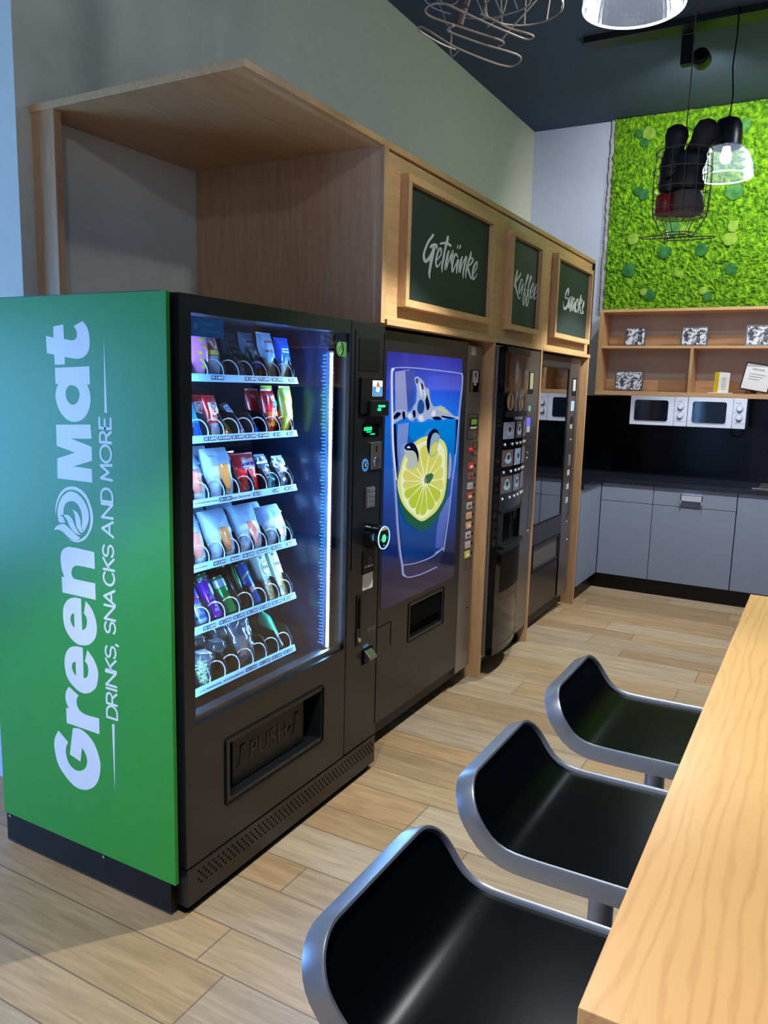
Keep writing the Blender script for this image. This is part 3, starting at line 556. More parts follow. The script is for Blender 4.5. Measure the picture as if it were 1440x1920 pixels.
# ------------------------------------------------------------------ goods
def surf(w, h, d, top=.5, seed=0, crumple=.004):
    def f(u, v, side=1):            # u,v in 0..1 ; local x forward
        prof = (max(0, math.sin(PI*min(1, v*.96+.02)))**top)*(max(0, 1-(2*u-1)**4)**.6)
        n = noise.noise(Vector((u*5+seed, v*7, seed*1.7+side)))*crumple + noise.noise(Vector((u*13+seed, v*15, side+3)))*crumple*.5
        return Vector((side*(d/2*prof+n*prof), (u-.5)*w*(1-.05*math.sin(PI*v)), v*h))
    return f
def bag(f, u0=0, u1=1, v0=0, v1=1, nu=16, nv=18, off=0, both=True):
    mb = MB()
    for side in ((1, -1) if both else (1,)):
        vs = []
        for j in range(nv+1):
            for i in range(nu+1):
                p = f(u0+(u1-u0)*i/nu, v0+(v1-v0)*j/nv, side); p.x += off*side; vs.append(p)
        mb.add(vs, [(j*(nu+1)+i, j*(nu+1)+i+1, (j+1)*(nu+1)+i+1, (j+1)*(nu+1)+i) for j in range(nv) for i in range(nu)])
    return mb
GOODS = []
def place(root, row, y, tilt, behind=None, dx=0, dz=.004, roll=0):
    root.location = (-1.704+dx, y*1.010-.002, TRZ[row]+dz); root.rotation_euler = (roll, math.radians(-tilt), 0)
    if behind:
        for i, (lab, bx) in enumerate(behind):
            c = copy_tree(root); c['label'] = lab; c.location.x -= bx
def patch_part(name, f, mat, root, u0, u1, v0, v1, off=.0012):
    return bag(f, u0, u1, v0, v1, 8, 8, off, False).build(name, mat, root, smooth=True, local=True)
def text_on(name, body, root, f, mat, uc, vc, w, h, rot=0, bold=.02, off=.0022):
    vs, fs = text2d(body, bold); x0 = min(p.x for p in vs); x1 = max(p.x for p in vs); y0 = min(p.y for p in vs); y1 = max(p.y for p in vs)
    W_ = abs((f(1, .5)-f(0, .5)).y); H_ = f(.5, 1).z; out = []
    for p in vs:
        a = ((p.x-x0)/(x1-x0)-.5)*w; b = ((p.y-y0)/(y1-y0)-.5)*h; ca, sa = math.cos(rot), math.sin(rot); a, b = a*ca-b*sa, a*sa+b*ca
        q = f(min(.99, max(.01, uc+a/W_)), min(.99, max(.01, vc+b/H_))); q.x += off; out.append(q)
    return MB().add(out, fs).build(name, mat, root, local=True, recalc=False)
def make_bag(name, label, cat, w, h, d, mat, group, patches=(), texts=(), seal=None, seed=0, crumple=.004, top=.5):
    t = thing(name, label, cat, (0, 0, 0), group); f = surf(w, h, d, top, seed, crumple)
    bag(f).build('wrapper', mat, t, smooth=True, local=True)
    mb = MB()
    for zc in (0, h): mb.box(-.0006, .0006, -w/2*.98, w/2*.98, zc-.006 if zc else 0, zc+.006 if zc else .004)
    mb.build('seal', seal or mat, t, local=True)
    for (pn, pm, u0, u1, v0, v1) in patches: patch_part(pn, f, pm, t, u0, u1, v0, v1)
    for (body, tm, uc, vc, tw, th, rot) in texts: text_on('wrapper_text', body, t, f, tm, uc, vc, tw, th, rot)
    return t
def foil(n, c, r=.28, m_=.0): return M(n, c, r, m_, coat=.6)
G1 = 'snack packs on the top tray'; G2 = 'bars and bags on the second tray'; G3 = 'packs on the third tray'; G4 = 'paper wrapped sandwiches on the fourth tray'; G5 = 'drinks on the fifth tray'; G6 = 'fresh food on the bottom tray'
pink = foil('pink_foil', (235, 130, 205)); gold = foil('gold_foil', (225, 190, 60)); choc = foil('choc_foil', (170, 60, 40)); clearb = foil('pale_foil', (165, 170, 185)); nutw = foil('pale_blue_foil', (160, 200, 235), .45)
teal = M('teal', (60, 200, 190), .4); nuts = M('nuts', (205, 180, 140), .6, bump=.8, bscale=120); org = foil('orange_foil', (225, 120, 60)); blk = foil('black_foil', (18, 22, 34)); rb = foil('royal_foil', (25, 95, 225)); red = foil('red_foil', (215, 25, 35)); ygr = foil('lime_foil', (190, 210, 60)); cyan = foil('cyan_foil', (40, 160, 235))
t = make_bag('sweets_bag', 'large pink sweets bag with yellow pieces at the left end of the top tray', 'sweets', .125, .185, .05, pink, G1, [('print', teal, .62, .95, .68, .86)]+[('print', gold, .45+.2*((i*37) % 10)/10, .62+.2*((i*37) % 10)/10, .06+.11*i, .12+.11*i) for i in range(6)]+[('print', teal, .55, .8, .02, .09)], seed=1)
place(t, 0, 1.838, 6)
t = make_bag('sweets_bag', 'brown and gold cocoa sweets bag beside the pink bag on the top tray', 'sweets', .10, .15, .045, choc, G1, [('print', gold, .05, .95, .50, .60), ('print', clearb, .1, .9, .10, .48), ('print', gold, .05, .95, .02, .08)], seed=2)
place(t, 0, 1.915, 14, [('brown and gold cocoa sweets bag second in line on the top tray', .09)])
t = make_bag('sweets_bag', 'small orange nougat pack leaning low in its spiral on the top tray', 'sweets', .055, .085, .025, org, G1, [('print', clearb, .1, .6, .1, .6)], seed=3)
place(t, 0, 2.072, 30)
t = make_bag('sweets_bag', 'small black and blue biscuit pack standing between two spirals on the top tray', 'sweets', .06, .115, .03, blk, G1, [('print', rb, .2, .9, .35, .6), ('print', gold, .5, .8, .12, .3)], seed=4)
place(t, 0, 2.142, 16, [('black and blue biscuit pack behind the first one on the top tray', .07)])
t = make_bag('nut_bag', 'pale blue bag of nuts with red oval print on the top tray', 'snack bag', .082, .165, .035, nutw, G1, [('print', nuts, .15, .8, .04, .36), ('print', red, .3, .8, .80, .85)], [('NUTS', red, .5, .62, .04, .010, 0)], seed=5)
place(t, 0, 2.212, 12, [('pale blue nut bag directly behind the one with the red oval', .08), ('pale blue nut bag third in line on the top tray', .16)])
t = make_bag('nut_bag', 'bright blue bag of nuts with white oval at the right end of the top tray', 'snack bag', .080, .150, .035, rb, G1, [('print', nuts, .12, .88, .05, .45), ('print', PAPER, .28, .78, .68, .78)], [('nüsse', rb, .53, .73, .028, .008, 0)], seed=6)
place(t, 0, 2.292, 8, [('bright blue nut bag standing behind the right end one', .07)])
t = make_bag('snack_bag', 'blue and white snack bag lying far back on the top tray', 'snack bag', .07, .12, .03, rb, G1, [('print', PAPER, .2, .8, .6, .8)], seed=7); place(t, 0, 2.07, 10, None, -.20, .03)
t = make_bag('snack_bag', 'dull grey snack bag far back on the top tray', 'snack bag', .10, .12, .03, clearb, G1, [], seed=8); place(t, 0, 1.985, 10, None, -.22, .03)
# second tray
t = make_bag('coconut_bar', 'light blue chocolate bar leaning in the second tray, left end', 'chocolate bar', .05, .15, .022, cyan, G2, [('print', rb, .2, .8, .1, .35)], seed=9, top=.35); place(t, 1, 1.848, 22, [('light blue chocolate bar behind the first one on the second tray', .06)])
t = make_bag('wafer_bar', 'red chocolate wafer pack with white oval lettering on the second tray', 'chocolate bar', .062, .135, .03, red, G2, [('print', PAPER, .18, .85, .42, .86), ('print', clearb, .08, .92, .04, .36)], [('KitKat', red, .5, .64, .055, .026, PI/2*-1)], seed=10, top=.35)
place(t, 1, 1.930, 14, [('red chocolate wafer pack second in line on the second tray', .06)])
t = make_bag('chocolate_bar', 'yellow and orange chocolate bar lying low on the second tray', 'chocolate bar', .05, .075, .02, ygr, G2, [('print', org, .1, .9, .05, .35)], seed=11); place(t, 1, 1.997, 40)
t = make_bag('chocolate_bar', 'blue and brown bar with white strip and blue lettering on the second tray', 'chocolate bar', .038, .125, .022, foil('brown_foil', (75, 35, 35)), G2, [('print', PAPER, .12, .88, .03, .97)], [('SNICKERS', rb, .5, .5, .105, .022, -PI/2)], seed=12, top=.3, crumple=.001)
place(t, 1, 2.066, 30, [('blue lettered chocolate bar next in line behind the leaning one', .055)], roll=.25)
t = make_bag('chocolate_bar', 'royal blue chocolate bar low in its spiral on the second tray', 'chocolate bar', .05, .085, .022, rb, G2, [('print', blk, .2, .8, .4, .6)], seed=13); place(t, 1, 2.142, 32, roll=.2)
t = make_bag('sweets_bag', 'bright red sweets bag with yellow lettering on the second tray', 'sweets', .072, .155, .04, red, G2, [('print', cyan, .58, .92, .58, .76), ('print', org, .1, .85, .35, .52), ('print', choc, .1, .9, .04, .10)], [('MAX', gold, .45, .26, .05, .02, .2)], seed=14)
place(t, 1, 2.218, 8, [('bright red sweets bag behind the yellow lettered one', .07)])
t = make_bag('sweets_bag', 'yellow green crisps bag at the right end of the second tray', 'snack bag', .066, .165, .045, ygr, G2, [('print', nuts, .15, .6, .42, .72), ('print', gold, .3, .9, .06, .4)], seed=15); place(t, 1, 2.296, 2, [('yellow green crisps bag second in line at the right end', .08)])
for i, (y, l) in enumerate(((1.77, 'red box lying far back on the second tray, left end'), (1.93, 'red box lying far back on the second tray, middle'), (2.10, 'red box lying far back on the second tray, right of the middle'))):
    b = thing('snack_box', l, 'box', (-1.96, y, TRZ[1]+.095)); MB().box(-.05, .05, -.055, .055, 0, .05).build('carton', M('dark_red', (150, 20, 25), .45), b, local=True, bevel=.002); MB().box(.05, .0505, -.03, .03, .012, .03).build('carton_label', M('box_label', (180, 60, 50), .5), b, local=True)
# third and fourth tray: paper wrapped rolls
wp = M('paper_wrap', (190, 210, 235), .65, bump=1, bscale=38); wpp = M('paper_print', (165, 190, 215), .65, bump=.5, bscale=150)
def sandwich(label, group, w, h, d, win, seed, winu=(.34, .70), winv=(.16, .66)):
    t = thing('wrapped_sandwich', label, 'sandwich', (0, 0, 0), group); f = surf(w, h, d, .42, seed, .006)
    bag(f).build('paper_bag', wp, t, smooth=True, local=True)
    if win: patch_part('window', f, win, t, winu[0], winu[1], winv[0], winv[1], .0016)
    patch_part('print_band', f, wpp, t, .05, winu[0]-.02, .12, .45); patch_part('print_band', f, wpp, t, winu[1]+.02, .95, .12, .45)
    for k in range(3): patch_part('print_line', f, LBLUE, t, .35, .75, .72+k*.04, .728+k*.04, .002)
    mb = MB(); hh = f(.5, 1).z
    mb.prism([(.004, -w*.42, hh-.002), (.004, w*.42, hh-.002), (.022, w*.44, hh-.035), (.024, -w*.40, hh-.03)], (-.002, 0, 0)); mb.build('folded_top', wp, t, local=True, bevel=.0008); return t
bread = M('bread_window', (205, 140, 75), .3, bump=.8, bscale=50); ham = M('ham_window', (225, 140, 120), .25, bump=.5, bscale=50)
place(sandwich('white paper wrapped sandwich partly hidden by the door frame, third tray', G3, .12, .15, .06, ham, 21), 2, 1.832, 22, [('white paper wrapped sandwich behind the half hidden one on the third tray', .09)])
place(sandwich('white paper wrapped sandwich with orange window, third tray', G3, .125, .165, .06, M('cheese_window', (225, 160, 80), .25), 22), 2, 1.955, 14, [('white paper wrapped sandwich behind the orange windowed one', .09)])
t = make_bag('cola_sweets_bag', 'red bag of sweets with blue lettering on the third tray', 'sweets', .115, .135, .04, red, G3, [('print', PAPER, .3, .8, .62, .70), ('print', choc, .15, .6, .12, .4), ('print', clearb, .25, .55, .08, .2)], [('Happy', PAPER, .55, .83, .06, .018, .1), ('COLA', BLUE, .55, .72, .075, .022, .1)], seed=24, crumple=.006)
place(t, 2, 2.093, 14, [('red bag of sweets second in line on the third tray', .08)])
silver = M('silver_foil', (190, 210, 235), .2, .6); tealf = M('teal_foil', (90, 200, 215), .3, .3)
t = make_bag('foil_snack', 'silver and teal foil snack, left of two on the third tray', 'snack', .06, .10, .035, silver, G3, [('print', tealf, .2, .8, .1, .55)], seed=25, crumple=.012); place(t, 2, 2.214, 22, [('silver foil snack behind the left one of two', .08)])
t = make_bag('foil_snack', 'silver foil snack with tan patch at the right end of the third tray', 'snack', .062, .115, .04, silver, G3, [('print', nuts, .15, .6, .45, .72)], seed=26, crumple=.012); place(t, 2, 2.292, 18, [('silver foil snack behind the right end one', .08)])
for i, (y, w, s, wn, l) in enumerate(((1.825, .115, 31, ham, 'white paper sandwich with pink window cut off by the door frame, fourth tray'), (1.958, .125, 32, bread, 'white paper sandwich with brown roll behind its window, fourth tray'), (2.102, .13, 33, ham, 'white paper sandwich with pink ham window, fourth tray'), (2.246, .13, 34, ham, 'plump white paper sandwich at the right end of the fourth tray'))):
    place(sandwich(l, G4, w, .165 if i < 3 else .145, .07, wn, s, winv=(.12, .60) if i < 3 else (.16, .30)), 3, y, 20, [('wrapped sandwich second in line behind the '+['cut off one', 'brown roll', 'ham one', 'plump one'][i], .09)])
# drinks
def can(label, body, bands, text=None, tc=None, r=.0265, h=.135):
    t = thing('drink_can', label, 'can', (0, 0, 0), G5)
    MB().lathe([(r*.80, 0), (r*.96, .006), (r, .012), (r, h-.014), (r*.90, h-.004)], k=28).build('can_body', body, t, smooth=True, local=True)
    MB().lathe([(0, .004), (r*.70, .004), (r*.80, 0), (r*.97, .007), (r*.965, .008)], k=28).build('can_bottom', STEELL, t, smooth=True, local=True)
    MB().lathe([(r*.90, h-.005), (r*.90, h), (r*.86, h), (r*.84, h-.004), (0, h-.004)], k=28).build('can_lid', STEELL, t, smooth=True, local=True)
    for (bm_, z0, z1, a0, a1, sl) in bands:
        n = 10; vs = []
        for i in range(n+1):
            a = math.radians(a0+(a1-a0)*i/n); s_ = sl*(i/n-.5)
            vs += [((r+.0006)*math.cos(a), (r+.0006)*math.sin(a), z0+s_), ((r+.0006)*math.cos(a), (r+.0006)*math.sin(a), z1+s_)]
        MB().add(vs, [(2*i, 2*i+2, 2*i+3, 2*i+1) for i in range(n)]).build('can_print', bm_, t, smooth=True, local=True)
    if text:
        vs, fs = text2d(text, .02); x0 = min(p.x for p in vs); x1 = max(p.x for p in vs); y0 = min(p.y for p in vs); y1 = max(p.y for p in vs); q = []
        for p in vs:
            up = (p.x-x0)/(x1-x0)*h*.55+.022; an = -.25-((p.y-y0)/(y1-y0)-.5)*.018/r; q.append(((r+.0012)*math.cos(an), (r+.0012)*math.sin(an), up))
        MB().add(q, fs).build('can_text', tc, t, local=True, recalc=False)
    return t
mcan = lambda n, c: M(n, c, .22, .55)
silv, pur, grn_, bkc, blc = mcan('can_silver', (190, 205, 235)), mcan('can_purple', (130, 40, 190)), mcan('can_green', (20, 165, 80)), mcan('can_black', (22, 26, 26)), mcan('can_blue', (30, 110, 220))
TILT = 32
place(can('silver and blue energy drink can at the left end of the fifth tray', silv, [(blc, .014, .026, -90, 90, 0), (blc, .075, .125, -90, 90, .02), (red, .075, .092, -35, 25, 0)], 'Red Bull', BLUE), 4, 1.858, TILT, [('silver and blue can second in line at the left end', .07)])
place(can('purple energy drink can with vertical lettering on the fifth tray', pur, [(silv, .085, .125, 0, 80, .02)], 'Red Bull', silv), 4, 1.929, TILT, [('purple can second in line on the fifth tray', .07)])
place(can('bright green can on the fifth tray, right of the purple one', grn_, [(silv, .095, .122, -80, 80, 0)]), 4, 2.000, TILT, [('bright green can behind the first green one', .07), ('bright green can third in line on the fifth tray', .14)])
place(can('taller black can with green streaks on the fifth tray', bkc, [(grn_, .075, .14, -20, -2, .03), (grn_, .09, .15, 8, 22, .02)], r=.031, h=.165), 4, 2.066, TILT, [('black can with green streaks second in line', .07)])
place(can('blue can with white curve on the fifth tray, beside the cartons', blc, [(silv, .05, .07, -60, 60, .03), (gold, .11, .118, -60, 60, .03)], h=.155, r=.029), 4, 2.128, TILT, [('blue can second in line beside the cartons', .07)])
def carton(label, c1, c2):
    t = thing('drink_carton', label, 'carton', (0, 0, 0), G5); w, d, h = .052, .036, .165
    MB().box(-d/2, d/2, -w/2, w/2, 0, h).build('carton_body', M('carton_white', (200, 208, 180), .5), t, local=True, bevel=.002)
    mb = MB(); mb.prism([(d/2, .018*math.cos(a*PI/10)+.004, h*.70+.022*math.sin(a*PI/10)) for a in range(20)], (.0006, 0, 0)); mb.build('round_print', M('carton_pale', (245, 245, 235), .4), t, local=True)
    MB().tube([(d/2+.0004, .004+.019*math.cos(a*PI/10), h*.70+.023*math.sin(a*PI/10)) for a in range(4, 18)], .0018, 4).build('ring_print', c1, t, local=True)
    lettering('carton_text', 'Joya', (d/2+.0008, -.012, h*.66), (0, 1, 0), (0, 0, 1), .034, .020, DBLUE, t, bold=.03, local=True)
    rnd = random.Random(label)
    for k in range(26):
        y, z = rnd.uniform(-.022, .022), rnd.uniform(.008, .150)
        if abs(z-h*.7) < .024: continue
        s = rnd.uniform(.003, .0065); MB().prism([(d/2, y+s*math.cos(a*PI/4), z+s*.8*math.sin(a*PI/4)) for a in range(8)], (.0005, 0, 0)).build('fruit_print', c2 if k % 3 else M('leaf_print', (120, 185, 110), .5), t, local=True)
    MB().prism([(d/2, .009*math.cos(a*PI/8)-.004, h-.004+.010*math.sin(a*PI/8)) for a in range(8, 17)], (.0006, 0, 0)).build('cap_print', DBLUE, t, local=True)
    return t
place(carton('white carton drink with pink and orange fruit print on the fifth tray', M('pink_print', (235, 120, 140), .5), M('orange_print', (245, 170, 70), .5)), 4, 2.218, 24, [('red tinted carton drink second in line, behind the pink fruit carton', .06)])
place(carton('white carton drink with yellow fruit print at the right end of the fifth tray', YEL, M('yellow_print', (245, 200, 50), .5)), 4, 2.288, 24, [('yellow fruit carton second in line at the right end', .06)])
# bottom tray
CUP = glass('cup_plastic', (235, 245, 250), .08, 1.6, diff=(220, 235, 245), dk=.12)
pasta = M('pasta', (205, 205, 130), .5, bump=.6, bscale=90)
def salad(label, seed):
    t = thing('salad_cup', label, 'salad', (0, 0, 0), G6); R = random.Random(seed)
    MB().lathe([(.019, 0), (.021, .003), (.030, .085), (.033, .087)], k=24).build('cup', CUP, t, smooth=True, local=True)
    MB().lathe([(.033, .087), (.041, .088), (.041, .091), (.034, .093), (.030, .106), (.014, .112), (0, .112)], k=24).build('lid', CUP, t, smooth=True, local=True)
    mb = MB()
    for k in range(90):
        z = R.uniform(.006, .080); r = R.uniform(0, .016+.009*z/.08); a = R.uniform(0, 2*PI); s = R.uniform(.004, .0065)
        mb.sphere((r*math.cos(a), r*math.sin(a), z), (s, s*R.uniform(.6, 1), s*R.uniform(.6, 1)), 6)
    o = mb.build('pasta_salad', pasta, t, smooth=True, local=True); o['kind'] = 'stuff'
    lb_ = MB().prism([(.016, -.022, .113), (.030, .020, .104), (-.006, .024, .114), (-.018, -.016, .1145)], (0, 0, .0006)).build('lid_label', PAPER, t, local=True); return t
place(salad('clear cup of pasta salad with paper lid label, left end of the bottom tray', 1), 5, 1.850, 4, [('cup of pasta salad behind the leftmost one', .085)], dx=.01)
place(salad('clear cup of pale salad, second from the left on the bottom tray', 2), 5, 1.960, 4, [('cup of pale salad standing behind the second one', .085)], dx=-.03)
CLB = glass('clear_film', (225, 238, 250), .1, 2.2, diff=(200, 225, 250), dk=.16)
t = thing('bagged_sandwich', 'sandwich in a crumpled clear film bag on the bottom tray', 'sandwich', (0, 0, 0), G6); f = surf(.10, .165, .06, .4, 41, .012)
bag(f).build('film_bag', CLB, t, smooth=True, local=True)
MB().prism([(-.018, -.036, .035), (-.018, .034, .035), (-.018, .034, .10), (-.018, -.02, .105)], (.012, 0, 0)).prism([(.006, -.036, .035), (.006, .034, .035), (.006, .034, .10), (.006, -.02, .105)], (.012, 0, 0)).build('bread', BROWN, t, local=True, bevel=.003)
MB().box(-.006, .006, -.034, .032, .038, .098).build('filling', M('filling', (220, 215, 190), .6, bump=.6, bscale=80), t, local=True, bevel=.002)
place(t, 5, 2.075, 14, [('bagged sandwich second in line on the bottom tray', .09)])
t = thing('green_bottle', 'small green bottle lying back at the right end of the bottom tray', 'bottle', (0, 0, 0), G6)
MB().lathe([(.018, 0), (.024, .006), (.024, .05), (.0245, .055)], k=24).build('clear_base', CUP, t, smooth=True, local=True)
MB().lathe([(.0242, .052), (.0245, .12), (.022, .13), (.010, .15), (.010, .165), (0, .165)], k=24).build('green_body', M('bottle_green', (60, 190, 130), .3), t, smooth=True, local=True)
place(t, 5, 2.268, 34)
# ------------------------------------------------------------------ drinks machine with lit picture
DM = thing('vending_machine', 'drinks vending machine with lit picture of a lime slice in a glass', 'vending machine', (-2.0, 3.37, 0))
XD = -1.61
op = (3.172, 3.520, .440, .594)
MB().box(-2.40, XD-.03, 2.835, 3.905, .13, 1.825).build('cabinet_body', BLK, DM)
dm = MB().box(XD-.03, XD, 2.835, 3.714, .594, 1.825).box(XD-.03, XD, 2.835, op[0], .133, .594).box(XD-.03, XD, op[1], 3.714, .133, .594).box(XD-.03, XD, op[0], op[1], .133, op[2])
fd = dm.build('front_door', BLK, DM)
MB().box(-2.38, XD-.04, 2.85, 3.90, .05, .13).build('plinth', BLK2, DM)
for y in (2.9, 3.85): MB().lathe([(.02, 0), (.02, .05)], (-1.72, y, 0), 12, close=True).lathe([(.02, 0), (.02, .05)], (-2.3, y, 0), 12, close=True).build('foot', BLK2, DM)
MB().box(XD-.026, XD-.024, op[0], op[1], op[2], op[3]).build('hatch_recess', DARK, fd)
MB().box(XD-.024, XD-.004, op[0]+.01, op[1]-.01, op[3]-.10, op[3]-.01).build('hatch_flap', DARK, fd, bevel=.002)
ringX(XD, op[0]-.02, op[1]+.02, op[2]-.02, op[3]+.02, .01, .004, .004).build('hatch_bezel', BLK2, fd)
MB().tube([(XD+.001, 2.86, .57), (XD+.001, 2.985, .57), (XD+.001, 2.985, .46)], .0015, 4).build('groove', DARK, fd)
scr = MB().prism([(XD, a, b) for a, b in rrect(2.884, 3.648, .640, 1.742, .02)], (.002, 0, 0))
def poster_bg():
    mt = bpy.data.materials.new('lit_picture'); mt.use_nodes = True; nt = mt.node_tree; b = nt.nodes['Principled BSDF']; N = nt.nodes.new; L = nt.links.new
    tc = N('ShaderNodeTexCoord'); s = N('ShaderNodeSeparateXYZ'); L(tc.outputs['Generated'], s.inputs[0])
    cr = N('ShaderNodeValToRGB'); e = cr.color_ramp.elements; e[0].position = 0; e[0].color = rgb((18, 18, 40)); e[1].position = 1; e[1].color = rgb((34, 34, 140))
    for p, c in ((.14, (18, 18, 44)), (.2, (6, 30, 84)), (.4, (0, 52, 130)), (.72, (0, 112, 215)), (.86, (24, 70, 190))):
        q = e.new(p); q.color = rgb(c)
    L(s.outputs[2], cr.inputs[0])
    c2 = N('ShaderNodeValToRGB'); g = c2.color_ramp.elements; g[0].position = 0; g[0].color = (.35, .35, .5, 1); g[1].position = 1; g[1].color = (.5, .5, .6, 1); q = g.new(.6); q.color = (1, 1, 1, 1)
    L(s.outputs[1], c2.inputs[0]); mx = N('ShaderNodeMixRGB'); mx.blend_type = 'MULTIPLY'; mx.inputs[0].default_value = .7; L(cr.outputs[0], mx.inputs[1]); L(c2.outputs[0], mx.inputs[2])
    b.inputs['Base Color'].default_value = (.01, .01, .02, 1); L(mx.outputs[0], b.inputs['Emission Color']); b.inputs['Emission Strength'].default_value = 1.35; b.inputs['Roughness'].default_value = .06
    MATS['lit_picture'] = mt; return mt
pic = scr.build('lit_picture', poster_bg(), DM)
EPS = [XD+.0022]
def PM(n, c, e=.9): return M('pic_'+n, tuple(v*.12 for v in c), .1, emit=e, ec=c)
def pshape(name, s, mat, fr, sc, closed=True):
    p, c = parse(s); q = catmull(p, 5, True, c); EPS[0] += .0002; X = EPS[0]
    vs, fs = mesh2d([[(lambda r: (r.y, r.z))(on(fr[0]+a*sc, fr[1]+b*sc, 0, X)) for a, b in q]])
    return MB().add([(X, p_.x, p_.y) for p_ in vs], fs).build(name, mat, pic, recalc=False)
def pline(name, s, mat, fr, sc, r=.002):
    p, c = parse(s); q = catmull(p, 5, False, c); EPS[0] += .00015
    return MB().tube([on(fr[0]+a*sc, fr[1]+b*sc, 0, EPS[0]) for a, b in q], r, 4).build(name, mat, pic)
R8, S8, P1, S1, P2, S2 = (700, 600), .28646, (730, 680), .11457, (730, 880), .11976
def PMG(n, ct, cb, z0, z1, e):
    m_ = PM(n, ct, e); nt = m_.node_tree; b = nt.nodes['Principled BSDF']; N = nt.nodes.new; L = nt.links.new
    g = N('ShaderNodeNewGeometry'); sx = N('ShaderNodeSeparateXYZ'); mr = N('ShaderNodeMapRange'); mr.inputs['From Min'].default_value = z0; mr.inputs['From Max'].default_value = z1
    mx = N('ShaderNodeMixRGB'); mx.inputs[1].default_value = rgb(cb); mx.inputs[2].default_value = rgb(ct)
    L(g.outputs['Position'], sx.inputs[0]); L(sx.outputs[2], mr.inputs['Value']); L(mr.outputs[0], mx.inputs[0]); L(mx.outputs[0], b.inputs['Emission Color']); return m_
lav, lav2, white_, deep, mid = PM('lavender', (150, 160, 215), .8), PMG('lilac', (120, 150, 225), (60, 80, 170), .8, 1.4, .8), PM('white', (215, 222, 240), .9), PM('deep', (4, 14, 60), .7), PMG('mid', (0, 135, 225), (0, 70, 160), 1.0, 1.5, .9)
pshape('glass_print', '150,685c 555,650c 500,1100 455,1540c 200,1600c 160,1150', PMG('liquid', (0, 100, 200), (6, 40, 100), .75, 1.45, .85), R8, S8)
pshape('glass_print', '340,1000c 1080,930c 1060,1500 1020,1900c 900,1900c 900,1400 600,1250 350,1250', mid, P1, S1)
pshape('glass_print', '95,150c 330,110c 310,780c 100,780c', lav, P1, S1); pshape('glass_print', '260,130c 420,120c 400,700c 300,780c', PM('band', (60, 90, 190), .7), P1, S1)
pshape('glass_print', '140,1010c 320,980c 300,1250 240,1500 160,1750c 130,1400', lav2, P1, S1)
pshape('glass_print', '60,1020c 110,1000c 130,1500 150,1900c 90,1900c 70,1500', deep, P1, S1); pshape('glass_print', '1090,930c 1140,930c 1120,1250 1080,1500c 1060,1500c 1085,1250', deep, P1, S1)
pshape('glass_print', '790,700c 900,480c 960,380c 940,620 880,900 830,1230c 720,1230c 740,950', lav2, P2, S2)
pshape('glass_print', '195,1490c 400,1460 700,1370 830,1290c 790,1480 720,1560c 500,1650 300,1700 220,1640c', PM('base', (44, 44, 84), .7), P2, S2)
pline('glass_print', '230,1660 300,1690 500,1640 740,1530', lav, P2, S2, .003); pline('glass_print', '210,1500 400,1470 650,1380 835,1240', lav, P2, S2, .0025); pline('glass_print', '720,1310 800,1260 840,1220', lav, P2, S2, .002)
pline('glass_print', '70,120c 50,110 40,300 50,900 60,1300 80,1600 110,1920', white_, P1, S1, .0045)
pline('glass_print', '72,0 100,400 130,900 170,1300 200,1490 215,1640 250,1670', lav, P2, S2, .005)
pline('glass_print', '60,110 100,85 300,80 600,105 900,140 1150,175 1195,210 1190,400 1160,700 1140,900 1100,1400 1040,1900', lav, P1, S1, .0035)
pline('glass_print', '1010,0 980,250 940,650 890,1000 850,1280', lav, P2, S2, .003)
pshape('splash_print', '420,300 415,250 455,225 500,250 560,310 590,400 650,440 665,560 690,660 740,720 860,705 980,800 1060,870 1140,880c 1140,935c 1000,905 900,930 760,935 640,920 560,970 490,970 440,900 380,960 310,920 280,890 180,940 60,1010c 50,880 120,780 270,770 300,810 370,780 400,700 440,640 450,450', PM('splash', (165, 180, 215), .85), P1, S1)
for s in ('470,660 520,600 570,680 560,800 500,840 460,780', '600,520 640,600 660,720 620,780 590,640', '70,880 130,810 190,830 160,880 90,930', '850,870 950,880 1080,910 1000,920 880,900', '210,820 250,800 260,900 230,930', '430,270 470,260 470,340 440,330', '700,900 800,880 860,930 760,940', '380,800 420,780 430,880 400,900', '520,330 550,360 560,440 530,420'):
    pshape('splash_print', s, deep if s[0] != '4' else PM('blu', (30, 80, 160), .8), P1, S1)
for s in ('480,320 520,400 540,560 510,500', '560,420 600,520 590,600', '330,830 370,860 350,920 310,880', '720,780 760,800 740,880 690,860', '480,880 540,860 560,940 500,950'): pshape('splash_print', s, white_, P1, S1)
pshape('splash_print', '780,750 870,740 950,800 940,840 860,800', PM('pale', (205, 205, 160), .8), P1, S1)
rind = PM('rind', (8, 84, 58), .85); flesh = PM('flesh', (206, 214, 120), .95); pith = PM('pith', (226, 232, 190), .95); seg = PM('segment', (178, 198, 40), .9); seg2 = PM('segment_pale', (208, 208, 96), .9)
pshape('lime_print', '135,330 180,600 250,790 350,890 490,965 620,915 740,780 850,580 905,380 930,150 930,0 930,-150 880,-300c 300,0c', rind, P2, S2)
pshape('lime_print', '150,80 215,-170 300,-330 480,-480 640,-520 820,-470 900,-330 905,-100 900,150 860,420 760,620 640,740 500,812 340,700 210,540 140,340 128,200', flesh, P2, S2)
pshape('lime_print', '185,120 240,-120 330,-290 500,-420 660,-450 800,-400 860,-280 870,-60 860,160 810,400 720,580 600,720 490,775 380,690 250,540 190,340', pith, P2, S2)
C0 = (560, 190)
rim = [(205, 180), (215, 330), (270, 500), (390, 660), (470, 750), (600, 680), (740, 560), (830, 350), (850, 150), (840, -80), (800, -280), (640, -400), (460, -350), (300, -200), (225, -20)]
